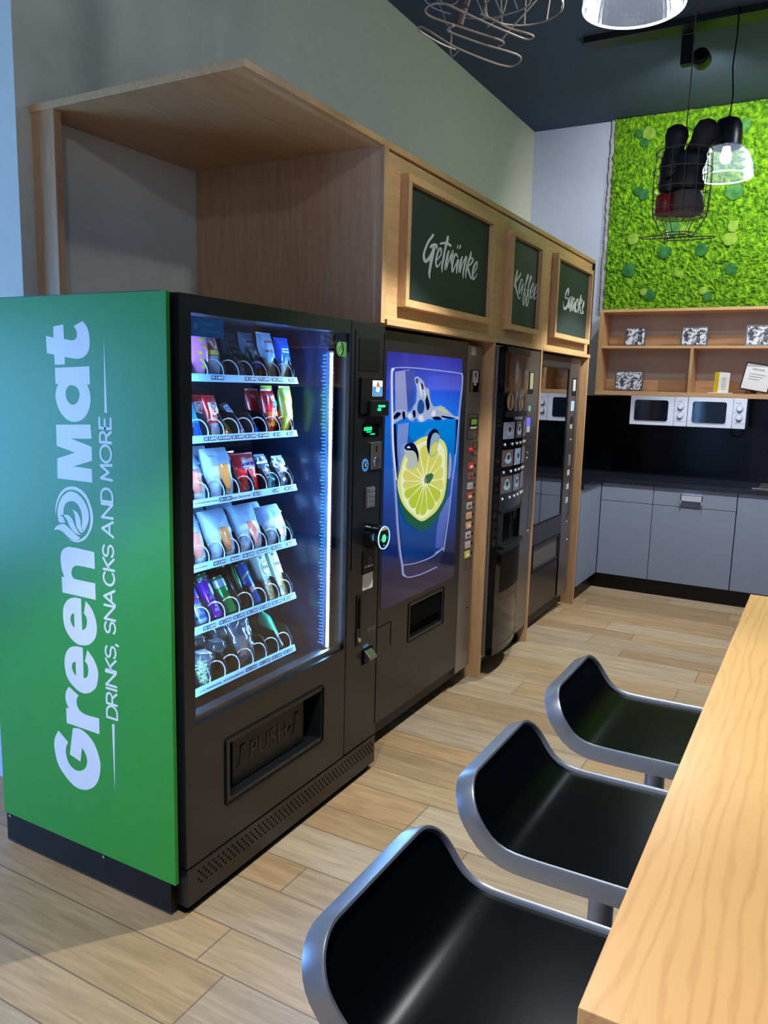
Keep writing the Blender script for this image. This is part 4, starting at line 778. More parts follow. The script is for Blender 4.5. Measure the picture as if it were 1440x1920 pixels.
for i in range(0, len(rim)):
    a = rim[i]; b = rim[(i+1) % len(rim)]; pa = lambda q, t: (C0[0]+(q[0]-C0[0])*t, C0[1]+(q[1]-C0[1])*t)
    m_ = ((a[0]+b[0])/2, (a[1]+b[1])/2); a2, b2 = (a[0]+(m_[0]-a[0])*.14, a[1]+(m_[1]-a[1])*.14), (b[0]+(m_[0]-b[0])*.14, b[1]+(m_[1]-b[1])*.14)
    pts = [pa(m_, .12), pa(a2, .55), pa(a2, .9), pa(m_, 1.0), pa(b2, .9), pa(b2, .55)]
    pshape('lime_print', ' '.join('%g,%g%s' % (x, y, 'c' if k == 0 else '') for k, (x, y) in enumerate(pts)), seg if 1 <= i <= 6 else seg2, P2, S2)
pshape('lime_print', '560,110 650,60 690,100 640,200 590,220', PM('core', (40, 110, 60), .8), P2, S2); pshape('lime_print', '545,150 575,130 590,180 560,230', PM('core2', (150, 120, 120), .8), P2, S2)
pshape('bubble_print', '250,1390 300,1320 380,1310 440,1370 480,1480 480,1600 460,1710 380,1735 290,1730 300,1600 250,1500', PM('bub', (190, 200, 190), .8), P1, S1)
pshape('bubble_print', '248,1385 300,1320 380,1310 440,1370 478,1500 470,1640 455,1560 430,1480 380,1440 280,1430', deep, P1, S1); pshape('bubble_print', '285,1390 320,1365 345,1395 310,1400', white_, P1, S1)
pshape('bubble_print', '620,1250 660,1140 740,1080 800,1120 825,1200 800,1330 750,1500 680,1540 630,1480 612,1350', PM('bub2', (150, 180, 200), .8), P1, S1)
pshape('bubble_print', '620,1250 660,1140 740,1080 800,1120 820,1190 780,1150 720,1160 680,1250 660,1400 650,1490 615,1380', deep, P1, S1); pshape('bubble_print', '700,1350 760,1300 790,1330 750,1480 680,1520 670,1420', seg2, P1, S1)
pshape('glass_print', '980,1500 1000,1480 1020,1600 1010,1800 990,1900c 960,1900c 970,1650', lav, P1, S1)
# steel service strip
ss = MB().box(-2.0, XD, 3.720, 3.905, .092, 1.812).build('service_strip', STEEL, DM, bevel=.001)
X = XD
MB().prism([(X, 3.757, 1.765), (X, 3.815, 1.765), (X, 3.815, 1.805), (X, 3.757, 1.805)], (.0006, 0, 0)).build('small_label', M('label_grey', (190, 190, 180), .5), ss)
cr_ = plateX(X, 3.760, 3.873, 1.582, 1.692, .004, .004).build('card_reader', BLKG, ss)
MB().box(X+.004, X+.0045, 3.782, 3.850, 1.630, 1.688).box(X+.004, X+.0045, 3.800, 3.830, 1.615, 1.628).build('reader_label', M('label_white', (205, 205, 200), .5), cr_)
MB().box(X+.0045, X+.005, 3.808, 3.826, 1.655, 1.682).build('label_mark', BLK2, cr_)
lettering('label_text', 'KARTE', (X+.0046, 3.795, 1.642), (0, 1, 0), (0, 0, 1), .045, .006, BLK2, cr_)
pn = ringX(X, 3.752, 3.880, 1.340, 1.470, .002, .002, .002).build('panel_joint', BLK2, ss)
dp = plateX(X, 3.775, 3.873, 1.389, 1.450, .003, .003).build('display', BLK2, ss)
MB().box(X+.003, X+.0035, 3.790, 3.862, 1.415, 1.443).build('display_window', M('lcd', (80, 120, 40), .3, emit=.35, ec=(90, 140, 40)), dp)
MB().box(X+.003, X+.0035, 3.780, 3.862, 1.393, 1.404).build('display_label', M('label_grey', (190, 190, 180), .5), dp)
MB().lathe([(0, .014), (.010, .012), (.014, 0)], (X, 3.802, 1.285), 16, 'x').build('return_button', RED, ss, smooth=True)
ringX(X, 3.835, 3.885, 1.250, 1.325, .002, .002, .002).build('coin_frame', BLK2, ss); MB().box(X, X+.002, 3.842, 3.858, 1.285, 1.289).build('coin_slit', DARK, ss); MB().sphere((X+.004, 3.868, 1.262), .006, 8).build('coin_stud', STEELL, ss, smooth=True)
cols = [(205, 50, 50), (140, 90, 80), (175, 180, 180), (190, 70, 50), (185, 180, 170), (215, 170, 130), (215, 165, 110), (190, 185, 190), (190, 180, 185), (205, 195, 70)]
for k, c in enumerate(cols):
    z = 1.217-k*.0523
    b_ = plateX(X, 3.782, 3.846, z-.034, z, .003, .004).build('selection_card', M('sel_%d' % k, c, .4), ss)
    MB().box(X+.004, X+.0045, 3.795, 3.832, z-.026, z-.014).build('card_print', M('sel_print_%d' % (k % 3), [(230, 225, 220), (120, 40, 30), (190, 150, 90)][k % 3], .5), b_)
    MB().lathe([(0, .006), (.006, .006), (.008, 0)], (X, 3.866, z-.016), 10, 'x').build('selection_button', BLK2, ss)
ringX(X, 3.800, 3.880, .645, .700, .002, .0015, .001).build('panel_joint', BLK2, ss); ringX(X, 3.79, 3.87, .33, .44, .002, .0015, .001).build('panel_joint', M('faint_joint', (110, 106, 100), .5), ss)
MB().sphere((X+.002, 3.845, .43), .004, 6).build('stud', BLK2, ss)
# ------------------------------------------------------------------ coffee machine
CM = thing('coffee_machine', 'tall black coffee machine with bowed front and cup pictures below the Kaffee sign', 'coffee machine', (-2.0, 4.36, 0))
XC = -1.572
MB().box(-2.35, XC-.02, 3.985, 4.722, .09, 1.832).build('cabinet_body', STEEL, CM)
MB().box(XC-.02, XC, 3.985, 4.724, .115, 1.828).build('front_frame', STEEL, CM, bevel=.001)
MB().box(XC, -1.552, 3.985, 3.998, .125, 1.822).build('door_trim', STEEL, CM, bevel=.001)
MB().box(-2.3, XC-.05, 4.0, 4.71, .03, .09).build('plinth', BLK2, CM)
for y in (4.03, 4.68):
    MB().lathe([(.0, -.012), (.028, -.012), (.030, -.006), (.030, .006), (.028, .012), (0, .012)], (-1.625, y, .031), 18, 'y').build('caster', BLK2, CM, smooth=True)
def xc(y):                                   # bowed front
    return -1.505-(.055*((y-4.15)/.35)**2 if y > 4.15 else .010*((4.15-y)/.15)**2)
def bow(z0, z1, y0, y1, off0=-.05, off=0.0, n=14):
    ys = [y0+(y1-y0)*i/n for i in range(n+1)]; ring = [(xc(y)+off, y, z0) for y in ys]+[(xc(y)+off0, y, z0) for y in reversed(ys)]
    return MB().prism(ring, (0, 0, z1-z0))
cd = bow(.128, .735, 4.0, 4.475, -.06).add(bow(.935, 1.822, 4.0, 4.475, -.06).v, [tuple(f) for f in bow(.935, 1.822, 4.0, 4.475, -.06).f]).build('bowed_door', BLKG, CM, smooth=True)
bow(.735, .935, 4.0, 4.06, -.06).build('door_side', BLKG, cd, smooth=True); bow(.735, .935, 4.40, 4.475, -.06).build('door_side', BLKG, cd, smooth=True)
bow(.735, .935, 4.06, 4.40, -.06, -.05).build('cup_bay', DARK, cd)
bow(.725, .745, 4.04, 4.44, -.05, .022).build('cup_shelf', BLK2, cd, bevel=.003)
bow(.928, .942, 4.02, 4.46, -.02, .006).build('bay_trim', BLK2, cd, smooth=True)
MB().lathe([(.012, 0), (.016, .05)], (-1.505, 4.22, .88), 12, close=True).build('nozzle', BLK2, cd)
bow(1.79, 1.822, 4.003, 4.47, -.02, .008).build('top_trim', BLK2, cd, smooth=True); bow(1.452, 1.482, 4.02, 4.47, -.02, .006).build('middle_trim', BLK2, cd, smooth=True)
def coffee_pic():
    mt = bpy.data.materials.new('coffee_picture'); mt.use_nodes = True; nt = mt.node_tree; b = nt.nodes['Principled BSDF']; N = nt.nodes.new; L = nt.links.new
    tc = N('ShaderNodeTexCoord'); mp = N('ShaderNodeMapping'); mp.inputs['Scale'].default_value = (3, 14, 2.2); L(tc.outputs['Object'], mp.inputs[0])
    n = N('ShaderNodeTexNoise'); n.inputs['Scale'].default_value = 2.2; n.inputs['Distortion'].default_value = 1.5; L(mp.outputs[0], n.inputs['Vector'])
    cr = N('ShaderNodeValToRGB'); e = cr.color_ramp.elements; e[0].position = .42; e[0].color = rgb((20, 18, 26)); e[1].position = .75; e[1].color = rgb((120, 86, 60)); L(n.outputs['Fac'], cr.inputs[0])
    L(cr.outputs[0], b.inputs['Base Color']); b.inputs['Roughness'].default_value = .12; return mt
cp = bow(1.485, 1.79, 4.05, 4.47, -.01, .0015).build('coffee_picture', coffee_pic(), cd, smooth=True)
bean = M('bean_print', (190, 150, 110), .4); stp = M('stream_print', (150, 105, 55), .3)
for (y, z, a_, b_) in ((4.075, 1.535, .045, .048), (4.245, 1.525, .045, .036)):
    MB().add([(xc(y+a_*math.cos(k*PI/12))+.0026, y+a_*math.cos(k*PI/12), z+b_*math.sin(k*PI/12)) for k in range(24)]+[(xc(y)+.0032, y, z)], [(k, (k+1) % 24, 24) for k in range(24)]).build('bean_print', bean, cp)
    MB().add([(xc(y+x_)+.004, y+x_, z+z_) for x_, z_ in ((-.010, -b_*.85), (.006, -b_*.8), (.004, -.01), (.014, .02), (.006, b_*.85), (-.006, b_*.8), (-.002, .015), (-.012, -.01))], [tuple(range(8))]).build('bean_seam', M('seam_print', (60, 30, 20), .5), cp)
MB().add([(xc(4.20+.24*t)+.003, 4.20+.24*t, 1.575+.03*math.sin(t*PI*.5)-.012*(1-t)) for t in (0, .25, .5, .75, 1)]+[(xc(4.20+.24*t)+.003, 4.20+.24*t, 1.605+.035*math.sin(t*PI*.5)) for t in (1, .75, .5, .25, 0)], [tuple(range(10))]).build('cup_rim_print', stp, cp)
cells = [(4.010, 4.150), (4.182, 4.295), (4.335, 4.445)]
for r_, (z0, z1) in enumerate(((1.335, 1.425), (1.185, 1.275), (1.040, 1.130))):
    for q, (y0, y1) in enumerate(cells):
        colr = [[(150, 140, 165), (92, 84, 80), (110, 110, 125)], [(98, 84, 80), (160, 160, 200), (130, 130, 150)], [(98, 86, 82), (120, 112, 128), (135, 130, 145)]][r_][q]
        c_ = bow(z0, z1, y0, y1, -.002, .0025, 6).build('drink_card', M('drink_%d%d' % (r_, q), colr, .3), cd, smooth=True)
        if q < 2:
            ym = (y0+y1)/2; mb = MB()
            for rr, zz, hh in ((.044, z0+.035, .020), (.030, z0+.05, .026)):
                mb.add([(xc(ym+rr*math.cos(k*PI/9))+.0036, ym+rr*math.cos(k*PI/9), zz+hh*math.sin(k*PI/9)) for k in range(18)], [tuple(range(18))])
            mb.build('cup_print', M('cup_pale', (150, 185, 200), .3), c_); MB().add([(xc(ym+.018*math.cos(k*PI/6))+.005, ym+.018*math.cos(k*PI/6), z0+.052+.014*math.sin(k*PI/6)) for k in range(12)], [tuple(range(12))]).build('coffee_print', M('cup_dark', (60, 42, 36), .3), c_)
        for yb in (y0+.022, y1-.022):
            MB().sphere((xc(yb)+.003, yb, z0-.030), (.005, .008, .008), 8).build('button', M('button_lit', (215, 215, 222), .3, emit=.12), cd, smooth=True)
mb = MB()
for k in range(26): yb = 4.06+k*.0145; mb.box(xc(yb)-.01, xc(yb)+.003, yb, yb+.006, .48, .70)
mb.build('ribbed_panel', BLK2, cd)
MB().tube([(xc(4.04+.42*i/12)+.003, 4.04+.42*i/12, .705) for i in range(13)], .0015, 4).tube([(xc(4.04+.42*i/12)+.002, 4.04+.42*i/12, .43) for i in range(13)], .0012, 4).tube([(xc(4.01+.48*i/12)+.002, 4.01+.48*i/12, .165) for i in range(13)], .0015, 4).build('edge_line', STEEL, cd)
X = XC; s3 = CM
plateX(X, 4.545, 4.625, 1.575, 1.705, .003, .003).build('card_reader', BLK2, s3); plateX(X+.003, 4.555, 4.612, 1.605, 1.70, .002, .001).build('reader_label', M('label_cream', (190, 185, 140), .5), s3)
plateX(X, 4.56, 4.60, 1.475, 1.505, .002, .001).build('leaf_label', M('leaf_label', (150, 200, 170), .5), s3)
plateX(X, 4.54, 4.60, 1.385, 1.435, .002, .003).build('display', M('disp_violet', (90, 80, 190), .3, emit=.8, ec=(110, 100, 220)), s3)
plateX(X, 4.54, 4.60, 1.350, 1.385, .002, .003).build('display_label', M('label_white', (205, 205, 200), .5), s3)
for z in (1.32, 1.26): MB().box(X, X+.001, 4.53, 4.62, z, z+.002).build('panel_joint', BLK2, s3)
MB().sphere((X+.004, 4.565, 1.225), .009, 8).build('coin_knob', M('brass_knob', (190, 150, 90), .3, .8), s3, smooth=True); MB().sphere((X+.004, 4.565, 1.195), .009, 8).build('coin_stud', STEELL, s3, smooth=True)
MB().box(X, X+.001, 4.66, 4.663, .75, 1.02).box(X, X+.001, 4.66, 4.72, .748, .751).build('panel_joint', BLK2, s3); MB().sphere((X+.003, 4.665, .735), .007, 8).build('lock', STEELL, s3, smooth=True)
# ------------------------------------------------------------------ far snack machine
SM = thing('vending_machine', 'far snack vending machine with dark unlit glass below the Snacks sign', 'vending machine', (-2.0, 5.26, 0))
X = -1.605
gy0, gy1, gz0, gz1 = 4.850, 5.462, .735, 1.745
MB().box(-2.35, -2.31, 4.765, 5.745, .10, 1.832).box(-2.31, X-.03, 4.765, 4.80, .10, 1.832).box(-2.31, X-.03, 5.50, 5.745, .10, 1.832).box(-2.31, X-.03, 4.80, 5.50, 1.78, 1.832).box(-2.31, X-.03, 4.80, 5.50, .10, .70).build('cabinet_body', M('taupe_metal', (96, 88, 84), .4, .5), SM)
fz0, fz1, fy0, fy1 = .430, .575, 4.915, 5.480
md = MB().box(X-.03, X, 4.765, gy0, .135, 1.822).box(X-.03, X, gy1, 5.500, .135, 1.822).box(X-.03, X, gy0, gy1, gz1, 1.822).box(X-.03, X, gy0, gy1, fz1, gz0).box(X-.03, X, gy0, fy0, .135, fz1).box(X-.03, X, fy0, 5.50, .135, fz0).build('front_door', M('taupe_dark', (60, 56, 56), .3, .4), SM)
MB().box(X-.022, X-.012, fy0, fy1, fz0, fz1).build('hatch_flap', M('flap_grey', (100, 96, 96), .45), md)
ringX(X, fy0-.02, fy1+.01, fz0-.02, fz1+.02, .004, .008, .004).build('hatch_bezel', BLK2, md)
plateX(X-.006, gy0, gy1, gz0, gz1, .01, .004).build('glass_pane', glass('dark_pane', (105, 115, 120), k=3.2), md)
ringX(X-.001, gy0-.008, gy1+.008, gz0-.008, gz1+.008, .012, .008, .004).build('glass_gasket', BLK2, md)
MB().box(-2.3, X-.04, 4.78, 5.74, .03, .10).build('plinth', BLK2, SM)
MB().box(-2.2, X-.03, 5.500, 5.744, .115, 1.826).box(X-.03, X, 5.505, 5.744, .115, 1.826).build('service_strip', STEEL, SM, bevel=.001)
for z in (1.50, 1.30, 1.12, .92): MB().box(-2.28, -1.67, 4.82, 5.48, z-.008, z).build('tray', BLK2, SM)
plateX(X, 5.56, 5.66, 1.565, 1.69, .002, .002).build('card_reader', BLK2, SM); plateX(X+.002, 5.575, 5.64, 1.60, 1.68, .002, .001).build('reader_label', M('label_white', (205, 205, 200), .5), SM)
plateX(X, 5.56, 5.64, 1.46, 1.53, .002, .001).build('small_label', M('label_bluewhite', (190, 215, 230), .5), SM)
plateX(X, 5.57, 5.62, 1.37, 1.42, .002, .002).build('display', BLK2, SM); plateX(X, 5.57, 5.62, 1.335, 1.365, .002, .001).build('small_label', M('label_grey', (190, 190, 180), .5), SM)
MB().sphere((X+.004, 5.60, 1.255), .010, 8).build('coin_stud', STEELL, SM, smooth=True); plateX(X, 5.575, 5.635, 1.07, 1.15, .002, .002).build('keypad', M('key_grey', (120, 122, 128), .4), SM)
for z in (1.00, .90, .80): plateX(X, 5.57, 5.63, z, z+.04, .002, .001).build('small_label', M('label_white', (205, 205, 200), .5), SM)
for y, z in ((5.62, .66), (5.66, .52)): MB().sphere((X+.003, y, z), .008, 8).build('lock', STEELL, SM, smooth=True)
MB().tube([(X+.002, 5.66, 1.70), (X+.002, 5.66, .70), (X+.002, 5.60, .69)], .0015, 4).build('panel_joint', BLK2, SM)
for i, (z, y, c, l) in enumerate(((1.30, 5.36, org, 'orange snack bag on the upper tray of the far machine'), (1.12, 4.93, clearb, 'pale snack bag on the lower tray of the far machine, left'), (1.12, 5.08, gold, 'golden snack bag on the lower tray of the far machine'), (1.12, 5.34, nutw, 'pale blue snack bag on the lower tray of the far machine, right'), (1.30, 4.95, silver, 'silver snack pack on the upper tray of the far machine'))):
    t = make_bag('snack_bag', l, 'snack bag', .10, .12, .04, c, 'bags inside the far machine', [('print', PAPER, .3, .7, .4, .6)], seed=50+i); t.location = (-1.72, y, z+.002)
# ------------------------------------------------------------------ kitchen
def unit(name, label, cat, x0, x1, y=6.42, split=.735, handle=False, facing='y', z0=.130, z1=.876):
    t = thing(name, label, cat, ((x0+x1)/2, y+.3, 0), 'grey kitchen units' if cat == 'kitchen cabinet' else None)
    MB().box(x0+.001, x1-.001, y+.02, 7.04, .126, z1-.001).build('carcass', GREYP, t)
    if split:
        d_ = MB().box(x0+.0015, x1-.0015, y, y+.019, split+.002, z1).build('drawer', GREYP, t, bevel=.001); MB().box(x0+.0015, x1-.0015, y, y+.019, z0, split-.002).build('door', GREYP, t, bevel=.001)
    else: MB().box(x0+.0015, x1-.0015, y, y+.019, z0, z1).build('door', GREYP, t, bevel=.001)
    if handle:
        h = MB().box(-.945, -.785, y-.032, y, .830, .836).box(-.945, -.937, y-.032, y, .765, .836).box(-.793, -.785, y-.032, y, .765, .836).box(-.945, -.785, y-.032, y-.028, .788, .836).build('handle', M('handle_silver', (205, 210, 222), .3, .3), d_, bevel=.001)
    return t
unit('base_cabinet', 'narrow grey base cabinet with handleless drawer in the kitchen corner', 'kitchen cabinet', -1.556, -1.152)
unit('dishwasher', 'grey fronted built-in dishwasher with metal bracket handle', 'dishwasher', -1.150, -.546, handle=True)
unit('sink_cabinet', 'grey base cabinet without drawer, below the sink', 'kitchen cabinet', -.542, .060, split=0)
for i, (x0, x1, l) in enumerate(((.062, .66, 'grey base cabinet right of the sink'), (.662, 1.26, 'grey base cabinet second to the right of the sink'), (1.262, 1.86, 'grey base cabinet third to the right of the sink'), (1.862, 2.5, 'grey base cabinet at the right end of the run'))): unit('base_cabinet', l, 'kitchen cabinet', x0, x1)
t = thing('base_cabinet', 'plain grey side cabinet facing the aisle next to the machine surround', 'kitchen cabinet', (-1.9, 6.1, 0), 'grey kitchen units')
MB().box(-2.49, -1.581, 5.83, 7.04, .126, .875).build('carcass', GREYP, t); MB().box(-1.579, -1.560, 5.83, 6.418, .130, .876).build('door', GREYP, t, bevel=.001)
pl = MB().box(-2.48, -1.60, 5.83, 7.03, .0, .125).box(-1.60, 2.5, 6.475, 7.03, 0, .125).build('kitchen_plinth', BLK2, None); tag(pl, 'black plinth running under the grey kitchen units', 'plinth')
WT = M('stone_worktop', (30, 34, 44), .22, bump=.05); MATS['stone_worktop'].node_tree.nodes['Noise Texture'].inputs['Scale'].default_value = 220
wt = thing('worktop', 'black speckled L-shaped worktop with steel sink on the grey units', 'worktop', (-1, 6.7, .88))
MB().prism([(-2.495, 5.828, .8775), (-1.545, 5.828, .8775), (-1.545, 6.402, .8775), (2.52, 6.402, .8775), (2.52, 7.045, .8775), (-2.495, 7.045, .8775)], (0, 0, .036)).build('slab', WT, wt, bevel=.003)
MB().box(-.46, .30, 6.50, 6.95, .9135, .919).build('sink_rim', STEELL, wt, bevel=.002); MB().box(-.42, -.06, 6.54, 6.90, .919, .9195).build('sink_bowl', STEEL, wt)
mb = MB(); R = random.Random(3)
for k in range(60):
    x = R.uniform(-1.5, .2); mb.box(x, x+.004, R.choice((6.4005, 6.55, 6.7)), 6.4012+.0, .885, .887) if k % 3 == 0 else mb.box(x, x+.003, R.uniform(6.42, 7.0), R.uniform(6.42, 7.0)*0+6.42+.003+R.uniform(0, .5)*0, .9136, .9139)
bs = MB().box(-1.60, -.62, 7.0, 7.045, .914, 1.565).box(-.618, 2.5, 7.0, 7.045, .914, 1.565).box(-2.49, -1.60, 7.045, 7.065, .914, 1.565).box(-2.499, -2.47, 5.83, 7.045, .914, 1.565).build('splashback', M('splash_black', (8, 10, 17), .2, spec=.22), None); tag(bs, 'glossy black splashback panels above the worktop', 'splashback')
# shelf
sf = thing('wall_shelf', 'long open oak shelf unit hanging on the wall under the moss', 'shelf', (0, 6.93, 1.57))
SX0, SX1 = -1.760, 2.3
MB().box(SX0, SX1, 6.78, 7.065, 2.252, 2.274).build('top_board', SHELFW, sf, bevel=.001); MB().box(SX0, SX1, 6.78, 7.065, 1.576, 1.612).build('bottom_board', SHELFW, sf, bevel=.001)
MB().box(SX0+.03, SX1-.03, 6.785, 7.065, 1.960, 1.980).build('middle_board', SHELFW, sf, bevel=.001)
for x in (SX0, SX1-.03): MB().box(x, x+.03, 6.78, 7.065, 1.612, 2.252).build('side_board', OAK, sf, bevel=.001)
for x in (-1.022, .35, 1.4): MB().box(x, x+.022, 6.785, 7.065, 1.612, 1.960).build('divider', OAK, sf)
for z in (1.612, 1.980): MB().box(SX0+.03, SX1-.03, 7.045, 7.065, z, z+.10).build('back_rail', SHELFW, sf)
MB().box(SX0, SX1, 7.0655, 7.0695, 1.576, 2.274).build('back_panel', M('back_pinkish', (205, 190, 182), .7), sf)
def sketch(n, sc):
    mt = bpy.data.materials.new('print_'+n); mt.use_nodes = True; nt = mt.node_tree; b = nt.nodes['Principled BSDF']; N = nt.nodes.new; L = nt.links.new
    tc = N('ShaderNodeTexCoord'); nz = N('ShaderNodeTexNoise'); nz.inputs['Scale'].default_value = sc; nz.inputs['Distortion'].default_value = 2.5; nz.inputs['Detail'].default_value = 4; L(tc.outputs['Object'], nz.inputs['Vector'])
    cr = N('ShaderNodeValToRGB'); e = cr.color_ramp.elements; e[0].position = .42; e[0].color = rgb((60, 60, 80)); e[1].position = .55; e[1].color = rgb((225, 228, 240)); L(nz.outputs['Fac'], cr.inputs[0]); L(cr.outputs[0], b.inputs['Base Color']); b.inputs['Roughness'].default_value = .25; return mt
FR = M('frame_grey', (120, 122, 135), .25, .6)
def frame(label, x0, x1, z0, z1, y, mat, lean=.10, border=.010):
    t = thing('picture_frame', label, 'picture frame', ((x0+x1)/2, y, z0), 'picture frames on the shelf'); w = (x1-x0)/2; h = z1-z0
    MB().box(-w, w, -.006, .006, 0, border).box(-w, w, -.006, .006, h-border, h).box(-w, -w+border, -.006, .006, border, h-border).box(w-border, w, -.006, .006, border, h-border).build('frame', FR, t, local=True, bevel=.001)
    MB().box(-w+border, w-border, -.003, .003, border, h-border).build('picture', mat, t, local=True); MB().prism([(-.02, .006, h*.7), (.02, .006, h*.7), (.02, .06, .0), (-.02, .06, .0)], (0, .002, 0)).build('strut', BLK2, t, local=True)
    t.rotation_euler = (-lean, 0, 0); t.location.z += .002; return t
frame('small framed landscape photo at the left end of the upper shelf', -1.562, -1.392, 1.981, 2.135, 6.86, sketch('a', 14))
frame('framed black and white line drawing, second on the upper shelf', -1.115, -.912, 1.981, 2.135, 6.86, sketch('b', 18))
frame('framed drawing on the upper shelf cut by the right edge', -.637, -.42, 1.981, 2.140, 6.86, sketch('c', 16))
frame('framed black and white people picture on the lower left shelf', -1.618, -1.386, 1.613, 1.780, 6.86, sketch('d', 20))
for i, (x0, x1, z, l) in enumerate(((.1, .32, 1.981, 'framed picture on the upper shelf right of the middle'), (.75, .97, 1.981, 'framed picture farther right on the upper shelf'), (1.3, 1.52, 1.981, 'framed picture near the right end of the upper shelf'), (.6, .82, 1.613, 'framed picture on the lower shelf beyond the divider'))): frame(l, x0, x1, z, z+.155, 6.86, sketch('e%d' % i, 15))
_fr = FR; FR = BLK2; t = frame('dark framed certificate with white page leaning on the lower right shelf', -.648, -.44, 1.616, 1.835, 6.84, M('page', (235, 235, 240), .3), lean=.22, border=.009); FR = _fr; t.rotation_euler = (-.22, .16, 0); t.location.z += .017
lettering('page_text', 'URKUNDE', (-.05, -.0045, .165), (1, 0, 0), (0, 0, 1), .09, .012, M('ink', (70, 70, 80), .6), t, local=True)
for k in range(3): MB().box(-.06, .06-.02*k, -.0042, -.0036, .13-.02*k, .133-.02*k).build('text_line', M('ink', (70, 70, 80), .6), t, local=True)
t = thing('leaflet', 'yellow and white folded leaflet standing on the lower shelf', 'leaflet', (-.80, 6.85, 1.613))
MB().prism([(-.035, -.01, 0), (.000, -.03, 0), (.005, -.03, .165), (-.03, -.01, .165)], (0, .0012, 0)).build('yellow_page', YEL, t, local=True); MB().prism([(.000, -.03, 0), (.075, -.0, 0), (.08, .0, .160), (.005, -.03, .165)], (0, .0012, 0)).build('white_page', PAPER, t, local=True)
for k in range(6): MB().box(.025, .06, -.024, -.0225, .03+k*.018, .032+k*.018).build('text_line', M('ink', (70, 70, 80), .6), t, local=True)
MB().box(-.07, .11, -.055, -.01, 0, .006).build('stack_base', PAPER, t, local=True)
# microwaves
def microwave(label, x0, x1):
    z0, z1, yf = 1.345, 1.5755, 6.655
    t = thing('microwave', label, 'microwave', ((x0+x1)/2, 6.8, z0), 'white microwaves under the shelf')
    MB().box(x0+.002, x1-.002, yf+.02, 6.99, z0, z1).build('casing', M('microwave_case', (70, 72, 80), .4), t, bevel=.003)
    wpn = x0+(x1-x0)*.775; w0, w1, v0, v1 = x0+.035, wpn-.045, z0+.035, z1-.030
    dd = MB().box(x0, wpn-.001, yf+.004, yf+.022, z0, z1).build('door', M('microwave_white', (188, 196, 216), .4), t, bevel=.003)
    plateY(yf+.004, w0-.006, w1+.006, v0-.006, v1+.006, .022, -.003).build('window_rim', MATS['microwave_white'], dd); plateY(yf+.001, w0, w1, v0, v1, .018, -.002).build('window', M('microwave_window', (10, 14, 22), .08), dd)
    pp = MB().box(wpn+.001, x1, yf+.004, yf+.022, z0, z1).build('control_panel', MATS['microwave_white'], t, bevel=.003); xm = (wpn+x1)/2
    for zz in (z0+.155, z0+.085):
        k = MB().lathe([(0, -.018), (.018, -.018), (.020, -.012), (.022, 0)], (xm, yf+.003, zz), 24, 'y').build('knob', MATS['microwave_white'], pp, smooth=True); MB().lathe([(.024, 0), (.029, -.001), (.029, .0)], (xm, yf+.003, zz), 24, 'y').build('knob_ring', M('ring_grey', (170, 174, 185), .4), pp)
    MB().box(xm-.03, xm-.026, yf+.002, yf+.004, z0+.195, z0+.199).box(xm-.015, xm+.01, yf+.002, yf+.004, z0+.196, z0+.198).box(xm-.038, xm-.034, yf+.002, yf+.004, z0+.12, z0+.125).build('panel_mark', BLK2, pp); MB().box(wpn+.004, x1-.004, yf+.0025, yf+.004, z0+.040, z0+.042).build('panel_joint', M('ring_grey', (170, 174, 185), .4), pp)
    for x in (x0+.06, x1-.05): MB().lathe([(.012, -.006), (.014, 0)], (x, yf+.06, z0), 12, close=True).build('foot', BLK2, t)
    return t
microwave('white microwave with two knobs under the shelf, left one', -1.430, -.990); microwave('white microwave with two knobs under the shelf, right one', -.986, -.563)
c_ = MB().tube([(-.70, 6.90, 1.36), (-.70, 6.95, 1.33), (-.68, 6.98, 1.28), (-.64, 6.98, 1.265), (-.60, 6.98, 1.29), (-.60, 6.99, 1.35)], .004, 6).build('power_cord', BLK2, None, smooth=True); tag(c_, 'black cord looped below the right microwave', 'cord')
# ------------------------------------------------------------------ moss
def moss_mat(n, a, b):
    mt = bpy.data.materials.new(n); mt.use_nodes = True; nt = mt.node_tree; bb = nt.nodes['Principled BSDF']; N = nt.nodes.new; L = nt.links.new
    tc = N('ShaderNodeTexCoord'); nz = N('ShaderNodeTexNoise'); nz.inputs['Scale'].default_value = 26; nz.inputs['Detail'].default_value = 3; L(tc.outputs['Object'], nz.inputs['Vector'])
    cr = N('ShaderNodeValToRGB'); e = cr.color_ramp.elements; e[0].position = .35; e[0].color = rgb(a); e[1].position = .7; e[1].color = rgb(b); L(nz.outputs['Fac'], cr.inputs[0]); L(cr.outputs[0], bb.inputs['Base Color']); bb.inputs['Roughness'].default_value = .9; return mt
mp = thing('moss_panel', 'bright green preserved moss panel covering the upper back wall', 'moss wall', (0, 7.05, 2.28))
def moss_patch(x0, x1, z0, z1, st, jag):
    nx, nz_ = int((x1-x0)/st), int((z1-z0)/st); vs = []
    for j in range(nz_+1):
        for i in range(nx+1):
            x = x0+(x1-x0)*i/nx; z = z0+(z1-z0)*j/nz_
            q = Vector((x*44+noise.noise(Vector((x*9, 0, z*9)))*3, z*40+noise.noise(Vector((z*9, 5, x*9)))*3, 0)); d, p = noise.voronoi(q); b_ = max(0, 1-d[0]*1.5)
            e = .026*b_+.014*noise.noise(Vector((x*80, 1, z*80)))+.008*noise.noise(Vector((x*14, 3, z*14)))
            if i == 0: x += jag*noise.noise(Vector((z*40, 2, 2)))
            if i == 0 or j in (0, nz_): e -= .02
            vs.append((x, 7.022-e, z))
    return MB().add(vs, [(j*(nx+1)+i, j*(nx+1)+i+1, (j+1)*(nx+1)+i+1, (j+1)*(nx+1)+i) for j in range(nz_) for i in range(nx)])
